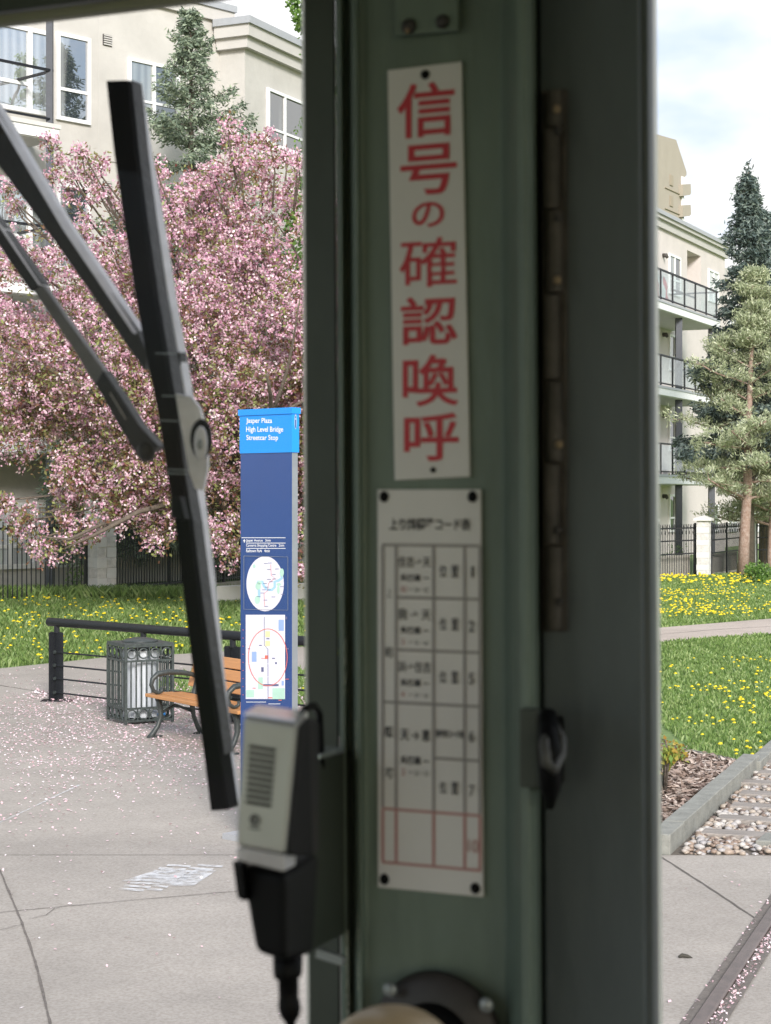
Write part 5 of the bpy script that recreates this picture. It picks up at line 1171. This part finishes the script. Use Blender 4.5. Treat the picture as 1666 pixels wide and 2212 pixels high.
# latch
lp = MB(); lp.cbox(AX(1142, 1.02), AX(1180, 1.02), 1.004, 1.012, CI(1160, 1700, 1.01).z, CI(1160, 1530, 1.01).z); la = lp.build('latch', M['green_dark'], cab, bevel=.001)
m = MB(); pts = [CI(x_, y_, b_) for x_, y_, b_ in ((1182, 1575, 1.0), (1176, 1610, .985), (1180, 1650, .98), (1196, 1662, .985), (1212, 1630, .995), (1212, 1595, 1.0), (1200, 1572, 1.004), (1184, 1572, 1.0))]
m.tube(pts, .0032, 8); m.build('latch_ring', M['latchgrey'], la, smooth_=True)
m = MB(); m.tube([CI(1184, 1540, 1.005), CI(1186, 1620, .99), CI(1190, 1700, .995), CI(1188, 1740, 1.01)], [.005, .007, .006, .003], 8); m.build('latch_lever', M['black'], la, smooth_=True)
m = MB(); m.cbox(AX(1172, 1.02), AX(1192, 1.02), 1.012, 1.045, CI(1180, 1712, 1.01).z, CI(1180, 1560, 1.01).z); m.build('latch_body', M['black'], la, bevel=.002)
# round cover with screws, wooden knob
cc_ = CI(938, 2262, 1.03); ru, rv = .0435, .0445
m = MB(); m.dome(cc_ + nf * -.006, ue, ze, nf, ru, rv, .012, 40, 6); cv = m.build('switch_cover', M['dark_metal'], cab, smooth_=True)
m = MB(); m.dome(cc_ + nf * .003, ue, ze, nf, ru * .62, rv * .62, .02, 32, 6); m.build('cover_boss', M['black'], cv, smooth_=True)
for x_, y_ in ((843, 2138), (1051, 2171)):
    m = MB(); m.dome(CI(x_, y_, 1.0245), ue, ze, nf, .0048, .0048, .003, 14, 4); m.build('screw', M['screw'], cv, smooth_=True)
kc = P(846, 2300, .86); m = MB(); m.dome(kc, (1, 0, 0), (0, 1, 0), (0, 0, 1), .032, .032, .027, 32, 8); m.dome(kc, (1, 0, 0), (0, -1, 0), (0, 0, -1), .032, .032, .018, 32, 6)
m.tube([kc, Vector((kc.x + .01, kc.y + .05, 2.02)), C(AX(900, 1.0), 1.05, 1.98)], .012, 10)
m.build('wooden_knob', M['wood_knob'], cab, smooth_=True)
# microphone holder on the pillar
mbk = MB(); mbk.cbox(AX(694, 1.05), AX(746, 1.05), 1.0, 1.06, CI(715, 2062, 1.0).z, CI(715, 1648, 1.0).z); mh = mbk.build('microphone_holder', M['green_dark'], cab, bevel=.002)
m = MB(); m.cbox(AX(690, 1.04), AX(744, 1.04), 1.005, 1.04, CI(715, 1646, 1.0).z, CI(715, 1646, 1.0).z + .0035); m.build('clip', M['mic_top'], mh, bevel=.001)  # bright strip added for the window light on the ledge, no real clip
m = MB(); m.bar(CI(686, 2058, .985), CI(744, 2076, .985), .004, .005); m.build('clip', M['screw'], mh)
m = MB(); m.tube([CI(648, 1548, .93), CI(660, 1530, .94), CI(678, 1524, .96), CI(690, 1540, 1.0), CI(695, 1660, 1.02)], .0022, 8); m.build('hook', M['black'], mh, smooth_=True)

# wiper (outside the left pane)
OB = 1.165
wp_ = MB(); fo = lambda x_, y_: CI(x_, y_, OB)
yv = C(0, 1, 0)
blackL = [(229, 174), (246, 330), (270, 500), (292, 640), (316, 770), (342, 900), (362, 1030), (378, 1130), (398, 1300), (420, 1480), (440, 1630), (455, 1752)]
blackR = [(276, 173), (292, 330), (314, 500), (334, 640), (356, 770), (376, 900), (392, 1030), (409, 1130), (430, 1300), (455, 1480), (476, 1630), (493, 1749)]
greyR = [(292, 174), (316, 330), (345, 500), (367, 640), (390, 770), (407, 870), (420, 990), (430, 1080), (450, 1240), (468, 1420), (487, 1610), (500, 1744)]
def strip2(A, B, b0, b1, name, mt, par, bev=.0008, sl=0):
    m = MB(); n = len(A); v = [CI(x_, y_, b0) for x_, y_ in A] + [CI(x_, y_, b0 + sl) for x_, y_ in B]; v += [CI(x_, y_, b0) + yv * (b1 - b0 + sl) for x_, y_ in A] + [CI(x_, y_, b0 + sl) + yv * (b1 - b0) for x_, y_ in B]
    fs = []
    for i in range(n - 1): fs += [(i, i + 1, n + i + 1, n + i), (2 * n + i, 3 * n + i, 3 * n + i + 1, 2 * n + i + 1), (i, 2 * n + i, 2 * n + i + 1, i + 1), (n + i, n + i + 1, 3 * n + i + 1, 3 * n + i)]
    fs += [(0, n, 3 * n, 2 * n), (n - 1, 3 * n - 1, 4 * n - 1, 2 * n - 1)]
    m.add(v, fs); return m.build(name, mt, par, bevel=bev)
w0 = MB(); w0.cbox(AX(360, OB), AX(380, OB), OB + .006, OB + .016, CI(370, 1120, OB).z, CI(370, 760, OB).z); wi = w0.build('wiper', M['wiper_dark'], cab)
strip2(blackL, blackR, OB - .012, OB + .004, 'blade_rubber', M['rubber'], wi)
strip2([(x_ - 6, y_) for x_, y_ in blackR], greyR, OB - .006, OB + .004, 'blade_channel', M['wiper_metal'], wi, sl=.014)
strip2([(x_ + 9, y_) for x_, y_ in blackR][:-1], [(x_ - 6, y_) for x_, y_ in greyR][:-1], OB - .0075, OB - .0062, 'blade_ridge', M['wiper_dark'], wi, .0004, .0122)
strip2([(-80, 232 - 130 * 0), (0, 362), (94, 488), (200, 638), (281, 757), (312, 800)], [(-80, 122), (0, 248), (142, 488), (215, 596), (296, 712), (318, 765)], OB + .006, OB + .02, 'wiper_arm', M['wiper_dark'], wi)
strip2([(-80, 150), (0, 266), (134, 494), (207, 602), (288, 722)], [(-80, 112), (0, 236), (146, 480), (222, 592), (303, 712)], OB + .001, OB + .009, 'arm_flange', M['wiper_metal'], wi, sl=.009)
strip2([(-60, 430), (0, 534), (66, 630)], [(-40, 430), (0, 484), (90, 612)], OB + .006, OB + .018, 'link_arm', M['wiper_dark'], wi)
strip2([(-60, 412), (0, 492), (84, 616)], [(-60, 400), (0, 480), (93, 612)], OB + .002, OB + .008, 'arm_flange', M['wiper_metal'], wi, sl=.009)
strip2([(72, 628), (150, 742), (212, 842), (225, 860)], [(92, 616), (172, 730), (228, 806), (244, 842)], OB + .007, OB + .015, 'link_rod', M['wiper_mid'], wi)
strip2([(206, 830), (250, 910), (286, 968), (300, 990)], [(222, 800), (264, 862), (300, 918), (342, 965)], OB + .004, OB + .016, 'link_arm', M['wiper_dark'], wi)
strip2([(236, 850), (270, 906)], [(246, 842), (282, 900)], OB + .001, OB + .0039, 'arm_flange', M['wiper_metal'], wi, sl=.009)
m = MB(); m.dome(CI(318, 974, OB + .008), ue, ze, nf, .0075, .0085, .008, 16, 5); m.build('pivot', M['wiper_dark'], wi, smooth_=True)
strip2([(378, 850), (386, 900), (398, 960), (408, 1020), (420, 1056)], [(412, 856), (430, 880), (446, 930), (448, 1010), (438, 1060)], OB - .010, OB - .0062, 'pivot_plate', M['wiper_metal'], wi, sl=.003)
m = MB(); m.dome(CI(436, 948, OB - .010), ue, ze, nf, .0088, .0145, .006, 24, 5); m.build('pivot_cap', M['black'], wi, smooth_=True)
m = MB(); m.dome(CI(434, 958, OB - .0162), ue, ze, nf, .0055, .0125, .003, 20, 5); m.build('pivot_disc', M['wiper_metal'], wi, smooth_=True)
m = MB(); m.dome(CI(433, 960, OB - .019), ue, ze, nf, .002, .004, .003, 10, 4); m.build('nut', M['screw'], wi, smooth_=True)
for y_, x0_, x1_ in ((763, 336, 384), (855, 350, 400), (908, 346, 392), (1014, 362, 408), (1022, 360, 408)):
    m = MB(); p_, q_ = CI(x0_, y_, OB - .0128), CI(x1_, y_ + 2, OB - .0128); m.bar(p_, q_, .0005, .0006); m.build('clip', M['screw'], wi)
strip2([(370, 1075), (371, 1110), (380, 1125)], [(388, 1072), (396, 1108), (400, 1122)], OB - .020, OB - .0125, 'clip', M['black'], wi)

# upper and lower placards
pt1 = thing('sign', CI(930, 1032, 1.046), 'narrow white placard with large red Japanese characters on the green pillar', 'sign', 'placards on the pillar')
def pz(b, lean_px=0): return lambda x_, y_: CI(x_ + lean_px * (y_ - 590) / 445.0, y_, b)
f = pz(1.0468); d_ = nf * .0022
cor = [f(855, 1038), f(1018, 1030), f(1000, 134), f(840, 153)]
m = MB(); m.slab(cor, d_); m.build('plate', M['plaque'], pt1, bevel=.0006)
m = MB(); tb_ = 1.0440
for ch, x0_, x1_, y0_, y1_ in (('信', 858, 982, 178, 296), ('号', 865, 987, 311, 420), ('の', 890, 960, 436, 491), ('確', 863, 987, 513, 620), ('認', 866, 988, 640, 744), ('喚', 870, 991, 766, 878), ('呼', 873, 991, 892, 996)):
    sl_ = 8
    g = lambda x_, y_, X0=x0_, X1=x1_: CI(x_, y_ - (x_ - (X0 + X1) / 2) * (1070 - y_) / 9114., tb_)
    put_text(m, ch, g, x0_, x1_, y0_, y1_, .005 if ch == '確' else .0145)
m.build('lettering', M['red_ink'], pt1, fix=False)
for x_, y_, r_ in ((919, 161, .0030), (936, 1015, .0018)):
    m = MB(); m.dome(CI(x_, y_, 1.0444), ue, ze, nf, r_, r_, .002, 12, 4); m.build('screw', M['black'], pt1, smooth_=True)
pt2 = thing('sign', CI(930, 1925, 1.046), 'white code table placard with black rows of Japanese writing below the red sign', 'sign', 'placards on the pillar')
f = pz(1.0468)
tilt = lambda x_, y_: CI(x_, y_ - (x_ - 930) * (1070 - y_) / 9114., 1.0440)
base = lambda x_, y_: CI(x_, y_ - (x_ - 930) * (1070 - y_) / 9114., 1.0468)
m = MB(); m.slab([base(819, 1926), base(1047, 1926), base(1042, 1057), base(818, 1057)], d_); m.build('plate', M['plaque'], pt2, bevel=.0006)
m = MB()
V_ = (827, 856, 937, 1004, 1037)
for x_ in V_:
    put_rect(m, tilt, x_ - 3.2, x_ + 3.2, 1181, 1752, 0); put_rect(m, tilt, x_ - 3.2, x_ + 3.2, 1757, 1869, 1)
tl2 = lambda x_, y_: tilt(x_, y_) + nf * .0003
for y_, x0_, x1_ in ((1178, 826, 1038), (1292, 856, 1038), (1406, 856, 1038), (1521, 826, 1038), (1637, 937, 1038)): put_rect(m, tl2, x0_, x1_, y_ - 3, y_ + 3, 0)
for y_ in (1754, 1871): put_rect(m, tl2, 826, 1040, y_ - 3, y_ + 3, 1)
m.build('table_lines', [M['grey_ink'], M['pink_ink']], pt2, fix=False)
m = MB(); tl3 = lambda x_, y_: tilt(x_, y_) + nf * .0005
def T(s_, x0_, x1_, y0_, y1_, bold=.015, mi=0): put_text(m, s_, tl3, x0_, x1_, y0_, y1_, bold, mi)
T('上り線標準コード表', 842, 1017, 1119, 1146, .02)
for y0_, s_ in ((1202, '住吉→天'), (1316, '我 → 天'), (1430, '浜→住吉')):
    T(s_, 861, 931, y0_, y0_ + 24, .012); T('系統幕 ー', 866, 928, y0_ + 39, y0_ + 55, .02)
    T({1202: '82', 1316: '2', 1430: '4'}[y0_], 867, 880 if y0_ == 1202 else 875, y0_ + 66, y0_ + 78, .01, 1); T('ー 31・61' if y0_ != 1202 else 'ー 34・32', 884, 926, y0_ + 68, y0_ + 78, .0, 0)
    T('位', 950, 965, y0_ + 18, y0_ + 44, .01); T('置', 976, 991, y0_ + 18, y0_ + 44, .01)
T('1', 1019, 1024, 1222, 1246); T('2', 1014, 1025, 1338, 1362); T('5', 1014, 1025, 1450, 1474); T('上', 835, 848, 1272, 1292, .0); T('町', 834, 850, 1402, 1424, .015)
T('阪', 833, 850, 1574, 1598, .03); T('堺', 835, 851, 1664, 1688, .03); T('天 → 恵', 866, 930, 1576, 1602, .02); T('系統幕 ー', 866, 928, 1636, 1654, .02); T('2', 868, 876, 1664, 1678, .01, 1); T('ー 21・31', 884, 926, 1666, 1677, .0)
T('信号用コード表', 942, 1002, 1574, 1592, .03); T('6', 1014, 1025, 1574, 1598); T('位', 950, 965, 1686, 1712, .01); T('置', 976, 991, 1686, 1712, .01); T('7', 1014, 1026, 1690, 1714, .0); T('10', 1012, 1034, 1806, 1834, .0, 1)
m.build('lettering', [M['ink'], M['pink_ink']], pt2, fix=False)
for x_, y_ in ((830, 1073), (1021, 1073), (831, 1899), (1027, 1919)):
    m = MB(); m.dome(CI(x_, y_, 1.0444), ue, ze, nf, .0032, .0036, .0022, 14, 4); m.build('screw', M['black'], pt2, smooth_=True)

# hand microphone
mc = thing('microphone', P(620, 2000, .87), 'hand microphone with beige metal grille face and black body hung on the pillar', 'microphone')
dF = .860; dR = .845
TL, TR, BR, BL = P(525, 1548, dF), P(641, 1566, dR), P(615, 1846, dR), P(510, 1828, dF)
TB1, TB2 = P(556, 1530, .8925), P(664, 1545, .8820)
BB2, BB1 = P(640, 1838, .885), P(540, 1822, .895)
m = MB(); m.hexa([BL, BR, BB2, BB1, TL, TR, TB2, TB1]); body = m.build('face_plate', M['mic_face'], mc, bevel=.0022)
m = MB(); up_ = Vector((0, 0, .0012)); m.hexa([v + up_ * .4 for v in (TL, TR, TB2, TB1)] + [v + up_ * 1.6 for v in (TL, TR, TB2, TB1)]); m.build('top_plate', M['mic_top'], mc, bevel=.001)
m = MB(); m.hexa([P(511, 1858, .866), P(616, 1884, .852), P(640, 1872, .89), P(540, 1850, .90), BL - Vector((0, 0, .0004)), BR - Vector((0, 0, .0004)), BB2, BB1]); m.build('lower_bevel', M['wiper_metal'], mc, bevel=.0015)
fx = (TR - TL); fy = (BL - TL); fnn = fx.cross(fy).normalized();
if fnn.y > 0: fnn = -fnn
def mf(u, v, o=.0004): return TL + fx * u + fy * v + (BR - BL - fx) * (u * v) + fnn * o
m = MB()
for k in range(10):
    v0 = .205 + k * .0475; u0, u1 = (.155, .66)
    m.add([mf(u0, v0 + .027, .0003), mf(u1, v0 + .027, .0003), mf(u1, v0, .0003), mf(u0, v0, .0003)], [(0, 1, 2, 3)])
m.build('grille_slot', M['black'], mc, fix=False)
m = MB(); lc = (.36, .775)
def lg(r0, r1, a0, a1, n=28):
    A = [mf(lc[0] + r0 * math.cos(a0 + (a1 - a0) * k / n), lc[1] + r0 * .42 * math.sin(a0 + (a1 - a0) * k / n), .0004) for k in range(n + 1)]; B = [mf(lc[0] + r1 * math.cos(a0 + (a1 - a0) * k / n), lc[1] + r1 * .42 * math.sin(a0 + (a1 - a0) * k / n), .0004) for k in range(n + 1)]
    m.add(A + B, [(k, k + 1, n + 2 + k, n + 1 + k) for k in range(n)])
lg(.070, .105, 0, 6.283); lg(.025, .055, .8, 5.5); 
m.add([mf(.25, .845), mf(.47, .845), mf(.47, .832), mf(.25, .832)], [(0, 1, 2, 3)]); m.build('logo', M['ink'], mc, fix=False)
m = MB(); m.hexa([P(618, 1850, .8475), P(676, 1850, .885), P(690, 1840, .925), P(640, 1835, .90), P(644, 1566, .8475), P(668, 1552, .875), P(690, 1560, .925), P(664, 1546, .905)])
m.build('body', M['black'], mc, bevel=.003)
m = MB(); m.hexa([P(551, 2056, .868), P(620, 2078, .858), P(678, 2064, .91), P(600, 2050, .915), P(519, 1868, .872), P(618, 1890, .858), P(692, 1840, .925), P(560, 1852, .92)]); m.build('handle', M['black'], mc, bevel=.004)
m = MB(); m.hexa([P(513, 1941, .870), P(533, 1948, .866), P(545, 1945, .89), P(520, 1938, .89), P(501, 1858, .870), P(522, 1866, .862), P(540, 1860, .89), P(515, 1855, .89)]); m.build('talk_button', M['black'], mc, bevel=.0015)
m = MB(); dd_ = .885
m.tube([P(622, 2066, dd_), P(622, 2100, dd_), P(622, 2110, dd_), P(623, 2112, dd_), P(624, 2155, dd_), P(625, 2166, dd_), P(626, 2180, dd_), P(627, 2195, dd_), P(628, 2210, dd_)], [.0072, .0070, .0066, .0050, .0048, .0053, .0054, .0046, .0024], 12)
m.tube([P(628, 2205, dd_), P(630, 2300, dd_), P(640, 2420, .9), P(700, 2480, .95), P(800, 2440, 1.0)], [.0024] * 5, 8); m.build('cord', M['black'], mc, smooth_=True)
